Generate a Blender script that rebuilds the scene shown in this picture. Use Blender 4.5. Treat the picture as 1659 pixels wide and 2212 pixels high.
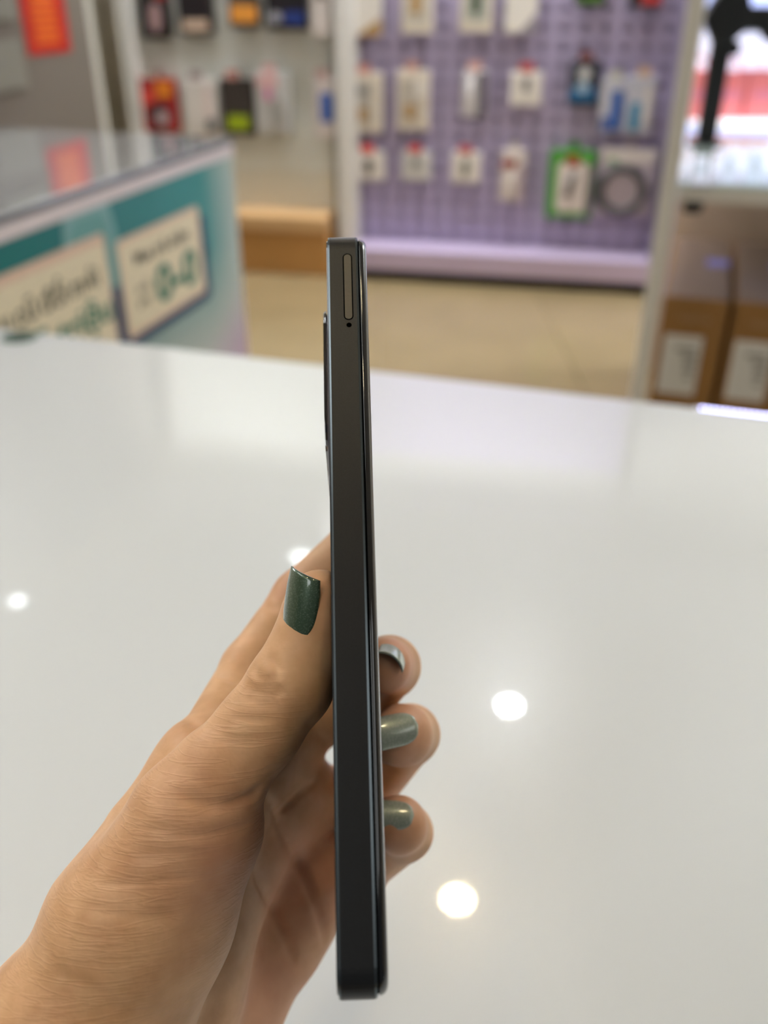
import bpy, bmesh, math, random
import numpy as np
from mathutils import Vector, Matrix

random.seed(7)
scene = bpy.context.scene
for o in list(bpy.data.objects):
    bpy.data.objects.remove(o)
COL = scene.collection

# ------------------------------------------------------------------ camera
FPX, PITCH, H = 1950.0, math.radians(30.0), 1.0       # focal length in pixels of 1659x2212, pitch down, height
CX, CY = 829.5, 1106.0
CAM = Vector((0, 0, H))
FWD = Vector((0, math.cos(PITCH), -math.sin(PITCH)))
UP = Vector((0, math.sin(PITCH), math.cos(PITCH)))
RT = Vector((1, 0, 0))
cam_data = bpy.data.cameras.new('camera')
cam_data.sensor_fit = 'VERTICAL'
cam_data.sensor_height = 36.0
cam_data.sensor_width = 27.0
cam_data.lens = FPX / 2212.0 * 36.0
cam_data.clip_start = 0.01
cam_data.clip_end = 50
cam_data.dof.use_dof = True
cam_data.dof.focus_distance = 0.196
cam_data.dof.aperture_fstop = cam_data.lens / 3.5      # 3.5 mm entrance pupil, as a phone camera
cam = bpy.data.objects.new('camera', cam_data)
COL.objects.link(cam)
cam.matrix_world = Matrix((
    (RT.x, UP.x, -FWD.x, CAM.x), (RT.y, UP.y, -FWD.y, CAM.y), (RT.z, UP.z, -FWD.z, CAM.z), (0, 0, 0, 1)))
scene.camera = cam

# ------------------------------------------------------------------ world and colour management
world = bpy.data.worlds.new('world')
scene.world = world
world.use_nodes = True
bg = world.node_tree.nodes['Background']
bg.inputs[0].default_value = (0.93, 0.97, 1.0, 1)
bg.inputs[1].default_value = 0.10
scene.cycles.use_light_tree = False
scene.cycles.max_bounces = 5
scene.cycles.diffuse_bounces = 3
scene.cycles.glossy_bounces = 3
scene.cycles.transmission_bounces = 3
scene.cycles.caustics_reflective = False
scene.cycles.caustics_refractive = False
scene.view_settings.view_transform = 'Standard'
scene.view_settings.look = 'None'
scene.view_settings.exposure = 0.0
scene.view_settings.gamma = 1.0
scene.view_settings.use_curve_mapping = False
CEIL = 2.7
PANEL_L = 7.0          # radiance of the added fill panels in the ceiling
CANOPY_L = 84.0        # radiance of the added, shielded tubes that brighten the display walls
SPOT_L = 260.0         # radiance of the downlights


# ------------------------------------------------------------------ helpers
def ray(px, py):
    return FWD + RT * ((px - CX) / FPX) - UP * ((py - CY) / FPX)

def on_z(px, py, z):
    d = ray(px, py)
    return CAM + d * ((z - H) / d.z)

def on_plane(px, py, o, n):
    d = ray(px, py)
    return CAM + d * ((o - CAM).dot(n) / d.dot(n))

def on_y(px, py, y):
    d = ray(px, py)
    return CAM + d * (y / d.y)

def at_depth(px, py, z):
    return CAM + ray(px, py) * z

def lin(c):
    return tuple(((v / 255.0) / 12.92 if v / 255.0 <= 0.04045 else ((v / 255.0 + 0.055) / 1.055) ** 2.4) for v in c)

MATS = {}
def mat(name, rgb, rough=0.5, metal=0.0, var=0.06, scale=40.0, coat=0.0, emit=None, trans=0.0, alpha=1.0, bump=0.0, spec=0.5, stretch=(1, 1, 1)):
    """procedural principled material: noise varies the colour a little; rgb is sRGB 0-255"""
    if name in MATS:
        return MATS[name]
    m = bpy.data.materials.new(name)
    m.use_nodes = True
    nt = m.node_tree
    b = nt.nodes['Principled BSDF']
    col = lin(rgb)
    tc = nt.nodes.new('ShaderNodeTexCoord')
    mp = nt.nodes.new('ShaderNodeMapping')
    mp.inputs['Scale'].default_value = stretch
    no = nt.nodes.new('ShaderNodeTexNoise')
    no.inputs['Scale'].default_value = scale
    no.inputs['Detail'].default_value = 4
    nt.links.new(tc.outputs['Object'], mp.inputs[0])
    nt.links.new(mp.outputs[0], no.inputs['Vector'])
    mr = nt.nodes.new('ShaderNodeMapRange')
    mr.inputs['To Min'].default_value = 1 - var
    mr.inputs['To Max'].default_value = 1 + var
    nt.links.new(no.outputs['Fac'], mr.inputs['Value'])
    mx = nt.nodes.new('ShaderNodeVectorMath')
    mx.operation = 'SCALE'
    mx.inputs[0].default_value = col
    nt.links.new(mr.outputs[0], mx.inputs['Scale'])
    nt.links.new(mx.outputs[0], b.inputs['Base Color'])
    b.inputs['Roughness'].default_value = rough
    b.inputs['Metallic'].default_value = metal
    b.inputs['Coat Weight'].default_value = coat
    b.inputs['Coat Roughness'].default_value = 0.03
    b.inputs['Specular IOR Level'].default_value = spec
    b.inputs['Transmission Weight'].default_value = trans
    b.inputs['Alpha'].default_value = alpha
    if emit:
        b.inputs['Emission Color'].default_value = (*emit[0], 1)
        b.inputs['Emission Strength'].default_value = emit[1]
    if bump:
        bp = nt.nodes.new('ShaderNodeBump')
        bp.inputs['Strength'].default_value = bump
        bp.inputs['Distance'].default_value = 0.002
        nt.links.new(no.outputs['Fac'], bp.inputs['Height'])
        nt.links.new(bp.outputs[0], b.inputs['Normal'])
    MATS[name] = m
    return m

class Fr:
    """an oriented frame: u along, v up, n out"""
    def __init__(s, o, u, v, n):
        s.o, s.u, s.v, s.n = Vector(o), Vector(u).normalized(), Vector(v).normalized(), Vector(n).normalized()
    def p(s, a, b, c=0.0):
        return s.o + s.u * a + s.v * b + s.n * c
    def inv(s, q):
        d = Vector(q) - s.o
        return d.dot(s.u), d.dot(s.v), d.dot(s.n)
    def at(s, q):
        return Fr(q, s.u, s.v, s.n)

WF = Fr((0, 0, 0), (1, 0, 0), (0, 0, 1), (0, -1, 0))     # world frame: u=x, v=z, n towards -y

def wloc(o):
    v = Vector((0, 0, 0))
    while o is not None:
        v = v + o.location
        o = o.parent
    return v

def tag(o, label=None, cat=None, group=None, kind=None):
    if label: o['label'] = label
    if cat: o['category'] = cat
    if group: o['group'] = group
    if kind: o['kind'] = kind
    return o

def root(name, loc, label, cat, group=None):
    o = bpy.data.objects.new(name, None)
    o.empty_display_size = 0.05
    COL.objects.link(o)
    o.location = loc
    return tag(o, label, cat, group)

def link(name, me, m, parent=None, loc=None, smooth=False):
    o = bpy.data.objects.new(name, me)
    COL.objects.link(o)
    if m is not None and not me.materials:
        me.materials.append(m)
    if parent is not None:
        o.parent = parent
    if loc is not None:
        o.location = loc
    if smooth:
        me.polygons.foreach_set('use_smooth', [True] * len(me.polygons))
    return o

def from_world(name, verts, faces, m, parent=None, smooth=False):
    """mesh object from world-space vertices; a top-level object gets its origin at its base centre"""
    vs = [Vector(v) for v in verts]
    if parent is None:
        lo = Vector((min(v.x for v in vs), min(v.y for v in vs), min(v.z for v in vs)))
        hi = Vector((max(v.x for v in vs), max(v.y for v in vs), max(v.z for v in vs)))
        base = Vector(((lo.x + hi.x) / 2, (lo.y + hi.y) / 2, lo.z))
    else:
        base = wloc(parent)
    me = bpy.data.meshes.new(name)
    me.from_pydata([v - base for v in vs], [], faces)
    me.update()
    return link(name, me, m, parent, base if parent is None else None, smooth)

def bm_world(name, bm, m, parent=None, smooth=False):
    bm.verts.index_update()
    vs = [v.co.copy() for v in bm.verts]
    fs = [[v.index for v in f.verts] for f in bm.faces]
    bm.free()
    return from_world(name, vs, fs, m, parent, smooth)

def add_box(bm, fr, a0, a1, b0, b1, c0, c1, bevel=0.0, seg=2):
    vs = [bm.verts.new(fr.p(a, b, c)) for a in (a0, a1) for b in (b0, b1) for c in (c0, c1)]
    idx = [(0, 1, 3, 2), (4, 6, 7, 5), (0, 4, 5, 1), (2, 3, 7, 6), (0, 2, 6, 4), (1, 5, 7, 3)]
    fs = [bm.faces.new([vs[i] for i in f]) for f in idx]
    if bevel:
        es = list({e for f in fs for e in f.edges})
        bmesh.ops.bevel(bm, geom=es, offset=bevel, segments=seg, affect='EDGES', profile=0.5)
    return bm

def box(name, fr, a0, a1, b0, b1, c0, c1, m, parent=None, bevel=0.0, seg=2):
    bm = bmesh.new()
    add_box(bm, fr, a0, a1, b0, b1, c0, c1, bevel, seg)
    bmesh.ops.recalc_face_normals(bm, faces=bm.faces)
    return bm_world(name, bm, m, parent)

def prism(name, fr, poly, c0, c1, m, parent=None, bevel=0.0):
    """poly: list of (a,b) in the frame, extruded from c0 to c1 along n"""
    bm = bmesh.new()
    lo = [bm.verts.new(fr.p(a, b, c0)) for a, b in poly]
    hi = [bm.verts.new(fr.p(a, b, c1)) for a, b in poly]
    top = bm.faces.new(hi)
    bm.faces.new(lo[::-1])
    n = len(poly)
    for i in range(n):
        bm.faces.new((lo[i], lo[(i + 1) % n], hi[(i + 1) % n], hi[i]))
    if bevel:
        bmesh.ops.bevel(bm, geom=list(top.edges), offset=bevel, segments=2, affect='EDGES', profile=0.5)
    bmesh.ops.recalc_face_normals(bm, faces=bm.faces)
    return bm_world(name, bm, m, parent)

def rrect(a0, a1, b0, b1, r, seg=5):
    pts = []
    for (cx, cy, s) in ((a1 - r, b1 - r, 0), (a0 + r, b1 - r, 1), (a0 + r, b0 + r, 2), (a1 - r, b0 + r, 3)):
        for k in range(seg + 1):
            t = math.pi / 2 * (s + k / seg)
            pts.append((cx + r * math.cos(t), cy + r * math.sin(t)))
    return pts

def circle(a, b, r, n=24, ry=None):
    ry = ry or r
    return [(a + r * math.cos(2 * math.pi * k / n), b + ry * math.sin(2 * math.pi * k / n)) for k in range(n)]

def tube(name, pts, rad, m, parent=None, seg=10):
    """round rod through world points; rad a number or a list"""
    pts = [Vector(p) for p in pts]
    rads = rad if isinstance(rad, (list, tuple)) else [rad] * len(pts)
    verts, faces = [], []
    prev = None
    for i, p in enumerate(pts):
        t = (pts[min(i + 1, len(pts) - 1)] - pts[max(i - 1, 0)]).normalized()
        ref = Vector((0, 0, 1)) if abs(t.z) < 0.9 else Vector((0, 1, 0))
        if prev is None:
            s = t.cross(ref).normalized()
        else:
            s = (prev - t * prev.dot(t)).normalized()
        prev = s
        q = t.cross(s)
        for k in range(seg):
            a = 2 * math.pi * k / seg
            verts.append(p + (s * math.cos(a) + q * math.sin(a)) * rads[i])
    for i in range(len(pts) - 1):
        for k in range(seg):
            faces.append((i * seg + k, i * seg + (k + 1) % seg, (i + 1) * seg + (k + 1) % seg, (i + 1) * seg + k))
    faces.append(tuple(range(seg))[::-1])
    faces.append(tuple((len(pts) - 1) * seg + k for k in range(seg)))
    return from_world(name, verts, faces, m, parent, smooth=True)

def text_mesh(text, bold):
    cu = bpy.data.curves.new('letters', 'FONT')
    cu.body = text
    cu.size = 1.0
    cu.extrude = 0.004
    cu.offset = bold
    cu.resolution_u = 6
    tmp = bpy.data.objects.new('tmp_text', cu)
    COL.objects.link(tmp)
    dg = bpy.context.evaluated_depsgraph_get()
    dg.update()
    me0 = bpy.data.meshes.new_from_object(tmp.evaluated_get(dg))
    bpy.data.objects.remove(tmp)
    bpy.data.curves.remove(cu)
    vs = [v.co.copy() for v in me0.vertices]
    fs = [list(p.vertices) for p in me0.polygons]
    bpy.data.meshes.remove(me0)
    return vs, fs

def lettering(name, text, fr, a, b, width, height, c, m, parent, bold=0.0):
    """flat letters with a little depth, their box at (a,b) width x height in the frame; each word a part"""
    words, x = [], 0.0
    for w in text.split(' '):
        vs, fs = text_mesh(w, bold)
        x0 = min(v.x for v in vs)
        for v in vs: v.x += x - x0
        words.append((vs, fs))
        x = max(v.x for v in vs) + .26
    allv = [v for w in words for v in w[0]]
    x0, x1 = min(v.x for v in allv), max(v.x for v in allv)
    y0, y1 = min(v.y for v in allv), max(v.y for v in allv)
    sx, sy = width / (x1 - x0), height / (y1 - y0)
    for vs, fs in words:
        from_world(name, [fr.p(a + (v.x - x0) * sx, b + (v.y - y0) * sy, c + (v.z + 0.004) * 0.1) for v in vs], fs, m, parent)


# ------------------------------------------------------------------ setting: the reference lines of the shop
# front foot of the purple stand on the floor
F0, F1 = on_z(793, 606, 0), on_z(1385, 640, 0)
pu = (F1 - F0).normalized()
pn = Vector((pu.y, -pu.x, 0))
if pn.y > 0: pn = -pn
BASE_D = 0.17
PB_O = F0 - pn * BASE_D                                  # pegboard plane
PF = Fr(PB_O, pu, (0, 0, 1), pn)                         # u right along wall, v up from the floor, n to the viewer
def pf(px, py, off=0.0):
    q = on_plane(px, py, PF.p(0, 0, off), PF.n)
    a, b, c = PF.inv(q)
    return a, b

white_wall = mat('white_wall_paint', (226, 224, 216), 0.6, var=0.03, scale=6)
floor_grout = mat('floor_grout', (150, 132, 104), 0.8)
wall_cream = mat('cream_wall_paint', (222, 214, 200), 0.7, var=0.03, scale=5)

fl = box('floor', WF, -4, 4, -0.06, -0.006, -6.0, 2.0, floor_grout)
tag(fl, kind='structure')
TS = 0.6
tm = bmesh.new()
add_box(tm, Fr((0, 0, 0), (1, 0, 0), (0, 0, 1), (0, -1, 0)), -TS / 2 + .002, TS / 2 - .002, -0.006, 0, -TS / 2 + .002, TS / 2 - .002)
bmesh.ops.recalc_face_normals(tm, faces=tm.faces)
tile_me = bpy.data.meshes.new('tile')
tm.to_mesh(tile_me); tm.free()
tile_mat = mat('beige_floor_tile', (152, 134, 100), 0.22, var=0.16, scale=3.5, coat=0.1)
for i in range(-5, 6):
    for j in range(0, 8):
        link('tile', tile_me, tile_mat, fl, Vector((i * TS + 0.28, 1.05 + j * TS, 0)) - fl.location)

ceil_mat = mat('white_ceiling', (225, 225, 222), 0.8, var=0.02, scale=3)
tag(box('ceiling', WF, -4, 4, CEIL, CEIL + 0.05, -6, 2.0, ceil_mat), kind='structure')
tag(box('wall_back', PF, -4.5, 3.8, 0, CEIL, -0.30, -0.24, white_wall), kind='structure')
tag(box('wall_left', WF, -4.0, -3.95, 0, CEIL, -6, 2.0, wall_cream), kind='structure')
tag(box('wall_right', WF, 3.95, 4.0, 0, CEIL, -6, 2.0, wall_cream), kind='structure')

# ------------------------------------------------------------------ ceiling lights
rim_mat = mat('white_lamp_rim', (235, 235, 232), 0.4)
TABLE_Z = 0.68
def reflected(px, py):
    """where the ceiling shows mirrored in the table top at this pixel"""
    p = on_z(px, py, TABLE_Z)
    d = ray(px, py)
    d = Vector((d.x, d.y, -d.z))
    return p + d * ((CEIL - TABLE_Z) / d.z)

def downlight(x, y, r, colour, L, label, matname):
    t = root('downlight', (x, y, CEIL), label, 'lamp', 'round downlights in the ceiling')
    f = Fr((x, y, CEIL), (1, 0, 0), (0, 1, 0), (0, 0, -1))
    ring_v, ring_f = [], []
    n = 28
    prof = [(r * 1.0, 0.0), (r * 1.0, 0.006), (r * 1.25, 0.008), (r * 1.4, 0.0)]
    for (rr, c) in prof:
        for k in range(n):
            a = 2 * math.pi * k / n
            ring_v.append(f.p(rr * math.cos(a), rr * math.sin(a), c))
    for i in range(3):
        for k in range(n):
            ring_f.append((i * n + k, i * n + (k + 1) % n, (i + 1) * n + (k + 1) % n, (i + 1) * n + k))
    from_world('rim', ring_v, ring_f, rim_mat, t)
    lens = mat(matname, (255, 255, 255), 0.5, emit=(colour, L))
    from_world('lens', [f.p(a, b_, .003) for a, b_ in circle(0, 0, r, 20)], [tuple(range(20))], lens, t)
    return t

WARM, COOL = (1.0, 0.78, 0.45), (0.92, 0.98, 1.0)
spots = [
    ((1100, 1525), COOL, SPOT_L, .042, 'cool white downlight mirrored brightly right of the fingers'),
    ((988, 1945), WARM, SPOT_L, .042, 'warm yellow downlight mirrored below the fingertips'),
    ((38, 1300), COOL, SPOT_L * .07, .036, 'faint white downlight mirrored at the left picture edge'),
    ((1243, 945), WARM, SPOT_L * .3, .045, 'dim warm downlight mirrored near the far table edge'),
    ((650, 1205), COOL, SPOT_L * .06, .05, 'cool downlight mirrored behind the index finger'),
]
for (pp, c_, L_, r_, lb) in spots:
    q = reflected(*pp)
    if q.y < 5.9:
        downlight(q.x, q.y, r_, c_, L_, lb, 'lamp_lens_%d' % int(pp[0]))

def fill_panel(x, y, sx, sy, L, label, colour=(0.96, 0.99, 1.0)):  # added fill light, set clear of the table's reflection
    t = root('light_panel', (x, y, CEIL), label, 'lamp', 'square light panels in the ceiling')
    f = Fr((x, y, CEIL), (1, 0, 0), (0, 1, 0), (0, 0, -1))
    for (a0, a1, b0, b1) in ((-sx / 2 - .03, sx / 2 + .03, sy / 2, sy / 2 + .03), (-sx / 2 - .03, sx / 2 + .03, -sy / 2 - .03, -sy / 2),
                             (-sx / 2 - .03, -sx / 2, -sy / 2, sy / 2), (sx / 2, sx / 2 + .03, -sy / 2, sy / 2)):
        box('frame', f, a0, a1, b0, b1, 0, 0.02, rim_mat, t)
    from_world('diffuser', [f.p(a, b_, .006) for a, b_ in ((-sx / 2, -sy / 2), (sx / 2, -sy / 2), (sx / 2, sy / 2), (-sx / 2, sy / 2))], [(0, 1, 2, 3)], mat('panel_diffuser_%d' % int(L * 100), (255, 255, 255), 0.5, emit=(colour, L)), t)

fill_panel(-1.45, 0.45, 0.6, 1.2, PANEL_L * .8, 'light panel in the ceiling above left of the white table')
fill_panel(-2.55, 2.6, 1.0, 1.4, PANEL_L * 2.4, 'light panel in the ceiling above the teal counter')
fill_panel(-1.2, -1.4, 0.6, 1.2, PANEL_L * .8, 'light panel in the ceiling behind the photographer on the left')
fill_panel(1.7, -1.2, 0.6, 1.2, PANEL_L * .3, 'light panel in the ceiling behind the photographer on the right')
fill_panel(2.6, 2.5, 1.0, 1.4, PANEL_L * 2.1, 'light panel in the ceiling above the glass display table')
for (x, y, k, lb) in ((.30, .12, 1, 'warm downlight in the ceiling above the photographer on the right'), (-.45, -.1, 1, 'warm downlight in the ceiling above the photographer on the left')):
    downlight(x, y, .045, WARM, SPOT_L * .6, lb, 'lamp_lens_rear')  # added lamps, out of view, for warm highlights on the phone

# ------------------------------------------------------------------ white glossy table
TA, TB = on_z(0, 706, TABLE_Z), on_z(1499, 876, TABLE_Z)
tu = (TB - TA).normalized()
tn = Vector((tu.y, -tu.x, 0))
if tn.y > 0: tn = -tn
TF = Fr(TA, tu, (0, 0, 1), tn)
TF.o.z = 0
tab_top = mat('glossy_white_glass', (222, 227, 230), 0.25, var=0.015, scale=2.0, coat=1.0)
t = root('table', TF.p(0.6, 0, 0.4), 'wide glossy white table top under the hand and phone', 'table')
box('table_top', TF, -0.34, 1.5, TABLE_Z - 0.03, TABLE_Z, 0.0, 0.88, tab_top, t, bevel=0.006, seg=3)
body_white = mat('white_table_body', (225, 225, 222), 0.45)
box('table_body', TF, -0.30, 1.46, 0.08, TABLE_Z - 0.03, 0.06, 0.84, body_white, t)
box('plinth', TF, -0.26, 1.42, 0.0, 0.08, 0.10, 0.80, mat('grey_plinth', (120, 120, 120), 0.5), t)

# LED strip along the far edge of the table
la, lb_, _ = TF.inv(on_z(1516, 885, TABLE_Z))
_, _, lc = TF.inv(on_z(1580, 892, TABLE_Z))
t = root('led_strip', TF.p(la, TABLE_Z, lc), 'glowing blue white LED strip along the far right table edge', 'led strip')
box('tape', TF, la - .006, la + 0.19, TABLE_Z, TABLE_Z + 0.0008, lc - .004, lc + .004, mat('white_led_tape', (230, 230, 235), 0.4), t)
led_mat = mat('led_chip', (255, 255, 255), 0.4, emit=((0.50, 0.52, 1.0), 9.0))
led_mat.cycles.emission_sampling = 'NONE'
tmp = bmesh.new()
add_box(tmp, TF.at(Vector((0, 0, 0))), -.0011, .0011, 0, .0009, -.0011, .0011)
bmesh.ops.recalc_face_normals(tmp, faces=tmp.faces)
led_me = bpy.data.meshes.new('led'); tmp.to_mesh(led_me); tmp.free()
for k in range(40):
    link('led', led_me, led_mat, t, TF.p(la + k * 0.0048, TABLE_Z + .0008, lc) - t.location)

# small dark green disc at the far left edge of the table
q = on_z(42, 729, TABLE_Z)
df = Fr((q.x, q.y, TABLE_Z), (1, 0.12, 0), (-.12, 1, 0), (0, 0, 1))
t = root('coaster', q, 'small dark green round disc at the far left edge of the table', 'coaster')
prism('disc', df, circle(0, 0, .019, 28), 0, .0015, mat('dark_green_plastic', (70, 92, 80), 0.5), t, bevel=.0006)
prism('centre', df, circle(0, 0, .009, 20), .0015, .002, mat('darker_green_print', (38, 58, 48), 0.5), t)

# ------------------------------------------------------------------ teal counter on the left
CZ = 0.70
c0, c1 = on_z(0, 463, CZ), on_z(499, 296, CZ)
cu = (c1 - c0).normalized()
cn = Vector((cu.y, -cu.x, 0))
if cn.x < 0: cn = -cn
CF = Fr((c1.x, c1.y, 0), cu, (0, 0, 1), cn)             # origin at the far right foot; a negative towards us
def cf(px, py, off=0.0):
    qq = on_plane(px, py, CF.p(0, 0, off), CF.n)
    a, b, c = CF.inv(qq)
    return a, b

t = root('counter', CF.p(-0.6, 0, -0.3), 'low shop counter with teal printed front and grey glossy top', 'counter')
LEN, DEP = 1.10, 0.72
box('body', CF, -LEN, -0.006, 0.0, CZ - .038, -DEP + .01, -0.006, mat('counter_white_board', (226, 222, 224), 0.5), t)
box('counter_top', CF, -LEN, 0, CZ - 0.014, CZ, -DEP, 0, mat('grey_glass_top', (176, 178, 182), 0.12, coat=1.0, var=.03, scale=2), t, bevel=.003)
box('top_lip', CF, -LEN, 0.0, CZ - .0145, CZ - .004, 0.0, .004, mat('grey_metal_lip', (120, 122, 124), 0.35, metal=.6), t)
box('edge_band', CF, -LEN, 0.0, CZ - 0.040, CZ - .0145, -DEP, .003, mat('pinkish_white_band', (232, 224, 228), 0.4), t)
# printed front: the print runs from teal to pale grey and lilac at the lower right
pm = bpy.data.materials.new('teal_print'); pm.use_nodes = True
nt = pm.node_tree; b = nt.nodes['Principled BSDF']; b.inputs['Roughness'].default_value = .35
tc = nt.nodes.new('ShaderNodeTexCoord')
sp = nt.nodes.new('ShaderNodeSeparateXYZ'); nt.links.new(tc.outputs['UV'], sp.inputs[0])
r1 = nt.nodes.new('ShaderNodeValToRGB'); r1.color_ramp.elements[0].color = (*lin((0, 120, 122)), 1); r1.color_ramp.elements[1].color = (*lin((190, 205, 200)), 1)
r1.color_ramp.elements[0].position = .35; r1.color_ramp.elements[1].position = 1.0
e = r1.color_ramp.elements.new(.84); e.color = (*lin((64, 152, 152)), 1)
r2 = nt.nodes.new('ShaderNodeValToRGB'); r2.color_ramp.elements[0].color = (*lin((196, 178, 204)), 1); r2.color_ramp.elements[1].color = (*lin((196, 206, 204)), 1)
r2.color_ramp.elements[0].position = .28; r2.color_ramp.elements[1].position = .55
ad = nt.nodes.new('ShaderNodeMath'); ad.operation = 'MULTIPLY_ADD'; ad.inputs[1].default_value = .9
nt.links.new(sp.outputs['Y'], ad.inputs[0])
sub = nt.nodes.new('ShaderNodeMath'); sub.operation = 'SUBTRACT'; sub.inputs[0].default_value = 1.0; nt.links.new(sp.outputs['X'], sub.inputs[1])
nt.links.new(sub.outputs[0], ad.inputs[2])
nt.links.new(ad.outputs[0], r2.inputs[0]); nt.links.new(sp.outputs['X'], r1.inputs[0])
mr = nt.nodes.new('ShaderNodeMapRange'); mr.inputs['From Min'].default_value = .35; mr.inputs['From Max'].default_value = .72
nt.links.new(sp.outputs['Y'], mr.inputs['Value'])
mix = nt.nodes.new('ShaderNodeMix'); mix.data_type = 'RGBA'
nt.links.new(mr.outputs[0], mix.inputs['Factor']); nt.links.new(r2.outputs[0], mix.inputs[6]); nt.links.new(r1.outputs[0], mix.inputs[7])
nt.links.new(mix.outputs[2], b.inputs['Base Color'])
pz0, pz1 = 0.02, CZ - .040
pr = from_world('printed_front', [CF.p(-LEN, pz0, 0), CF.p(0, pz0, 0), CF.p(0, pz1, 0), CF.p(-LEN, pz1, 0),
                                  CF.p(-LEN, pz0, -.004), CF.p(0, pz0, -.004), CF.p(0, pz1, -.004), CF.p(-LEN, pz1, -.004)],
                [(0, 1, 2, 3), (7, 6, 5, 4), (0, 4, 5, 1), (1, 5, 6, 2), (2, 6, 7, 3), (3, 7, 4, 0)], pm, t)
uv = pr.data.uv_layers.new(name='UVMap')
for lp in pr.data.loops:
    a, bb, _ = CF.inv(pr.data.vertices[lp.vertex_index].co + wloc(pr))
    uv.data[lp.index].uv = ((a + LEN) / LEN, (bb - pz0) / (pz1 - pz0))
sg_cream = mat('cream_sign_card', (240, 230, 202), 0.5)
sg_pink = mat('pinkish_card_border', (232, 204, 184), 0.5)
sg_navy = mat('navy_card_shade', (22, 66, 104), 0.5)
txt_dark = mat('dark_olive_lettering', (74, 76, 58), 0.5)
txt_green = mat('green_lettering', (40, 124, 104), 0.5)
# pale hexagon emblem between the cards
ha, hb = cf(190, 490)
hexp = [(-.115, -.14), (-.075, .03), (-.05, .05), (.05, .05), (.075, .03), (.115, -.14)]
prism('emblem_outline', CF, [(ha + x, hb + y) for x, y in hexp], 0.0005, 0.0015, mat('pale_blue_print', (132, 182, 186), 0.5), t)
prism('emblem', CF, [(ha + x * .8, hb + y * .75 - .02) for x, y in hexp], 0.0015, 0.0022, mat('mid_teal_print', (110, 168, 168), 0.5), t)
# right card
A0, B1 = cf(247, 512); A1, B1b = cf(425, 459); _, B0 = cf(283, 716); A1c, B0b = cf(441, 636)
A1 = (A1 + A1c) / 2; B1 = (B1 + B1b) / 2; B0 = (B0 + B0b) / 2
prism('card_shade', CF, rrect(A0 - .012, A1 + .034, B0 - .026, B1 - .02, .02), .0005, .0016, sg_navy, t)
prism('card_border', CF, rrect(A0 - .004, A1 + .004, B0 - .004, B1 + .004, .012), .0016, .0026, sg_pink, t)
prism('card', CF, rrect(A0 + .004, A1 - .004, B0 + .006, B1 - .006, .01), .0026, .0034, sg_cream, t)
W_, H_ = A1 - A0, B1 - B0
lettering('lettering', 'Mua trả chậm', CF, A0 + W_ * .16, B0 + H_ * .66, W_ * .68, H_ * .19, .0034, txt_dark, t, .012)
lettering('lettering', '0-0', CF, A0 + W_ * .36, B0 + H_ * .16, W_ * .56, H_ * .42, .0034, txt_green, t, .03)
lettering('lettering', 'trả', CF, A0 + W_ * .14, B0 + H_ * .40, W_ * .14, H_ * .11, .0034, txt_dark, t)
lettering('lettering', 'góp', CF, A0 + W_ * .14, B0 + H_ * .24, W_ * .14, H_ * .11, .0034, txt_dark, t)
# left card, running out of the picture on the left
D1, E1 = cf(214, 508); D1b, _ = cf(250, 690)
D1 = (D1 + D1b) / 2
D0 = D1 - W_ * 2.1
E0 = B0 - .01
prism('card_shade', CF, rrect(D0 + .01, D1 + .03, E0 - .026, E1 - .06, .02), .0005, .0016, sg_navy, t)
prism('card_border', CF, rrect(D0 - .004, D1 + .004, E0 - .004, E1 + .004, .012), .0018, .0026, sg_pink, t)
prism('card', CF, rrect(D0 + .008, D1 - .004, E0 + .006, E1 - .014, .01), .0026, .0034, sg_cream, t)
WL, HL = D1 - D0, E1 - E0
tx0, _ = cf(-30, 690); tx1, ty1 = cf(205, 575); _, ty0 = cf(150, 640)
ta0 = tx1 - 2.1 * (tx1 - cf(88, 630)[0])
tg0, tgb = cf(40, 718)
tg1, _ = cf(236, 650)
lettering('lettering', 'Thu cũ đổi mới', CF, ta0, ty0 - .006, tx1 - ta0, .050, .0034, txt_dark, t, .012)
lettering('lettering', '15 triệu', CF, tg0, cf(190, 735)[1], tg1 - tg0, .07, .0034, txt_green, t, .02)
prism('ring_bead', CF, circle(A0 - .024, B0 + H_ * .28, .012, 16), .0016, .006, sg_navy, t)
prism('ring_bead', CF, circle(A1 + .02, B0 + H_ * .45, .01, 16), .0016, .006, sg_navy, t)

# ------------------------------------------------------------------ grey cabinet, pillar and frames on the left
y_near, y_far = 2.72, 3.42
gx0 = on_y(-60, 150, y_near).x
gx1 = on_y(205, 150, y_far).x
gd = Vector((gx1 - gx0, y_far - y_near, 0))
glen = gd.length
gu = gd.normalized()
gn = Vector((gu.y, -gu.x, 0))
if gn.x < 0: gn = -gn
GF = Fr((gx0, y_near, 0), gu, (0, 0, 1), gn)
t = root('tall_cabinet', GF.p(glen / 2, 0, -.2), 'tall brownish grey cabinet behind the teal counter', 'cabinet')
grey = mat('brown_grey_laminate', (108, 101, 92), 0.5, var=.08, scale=3, stretch=(1, 1, .1))
box('body', GF, 0, glen, 0, 2.1, -.45, 0, grey, t, bevel=.004)
def gf(px, py, off=0.0):
    qq = on_plane(px, py, GF.p(0, 0, off), GF.n); a, bb, c = GF.inv(qq); return a, bb
d1, dz = gf(38, 86)
box('door', GF, 0.01, d1, .75, dz, 0, .012, mat('green_grey_panel', (126, 124, 115), 0.4), t, bevel=.003)
box('door', GF, 0.01, d1, dz + .05, 2.05, 0, .012, mat('green_grey_panel', (126, 124, 115), 0.4), t, bevel=.003)
qa, qz = gf(108, 112, .006); qa1, qz1 = gf(137, 2, .006); qa0, _ = gf(63, 112, .006); qa2, _ = gf(155, 100, .006)
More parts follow.
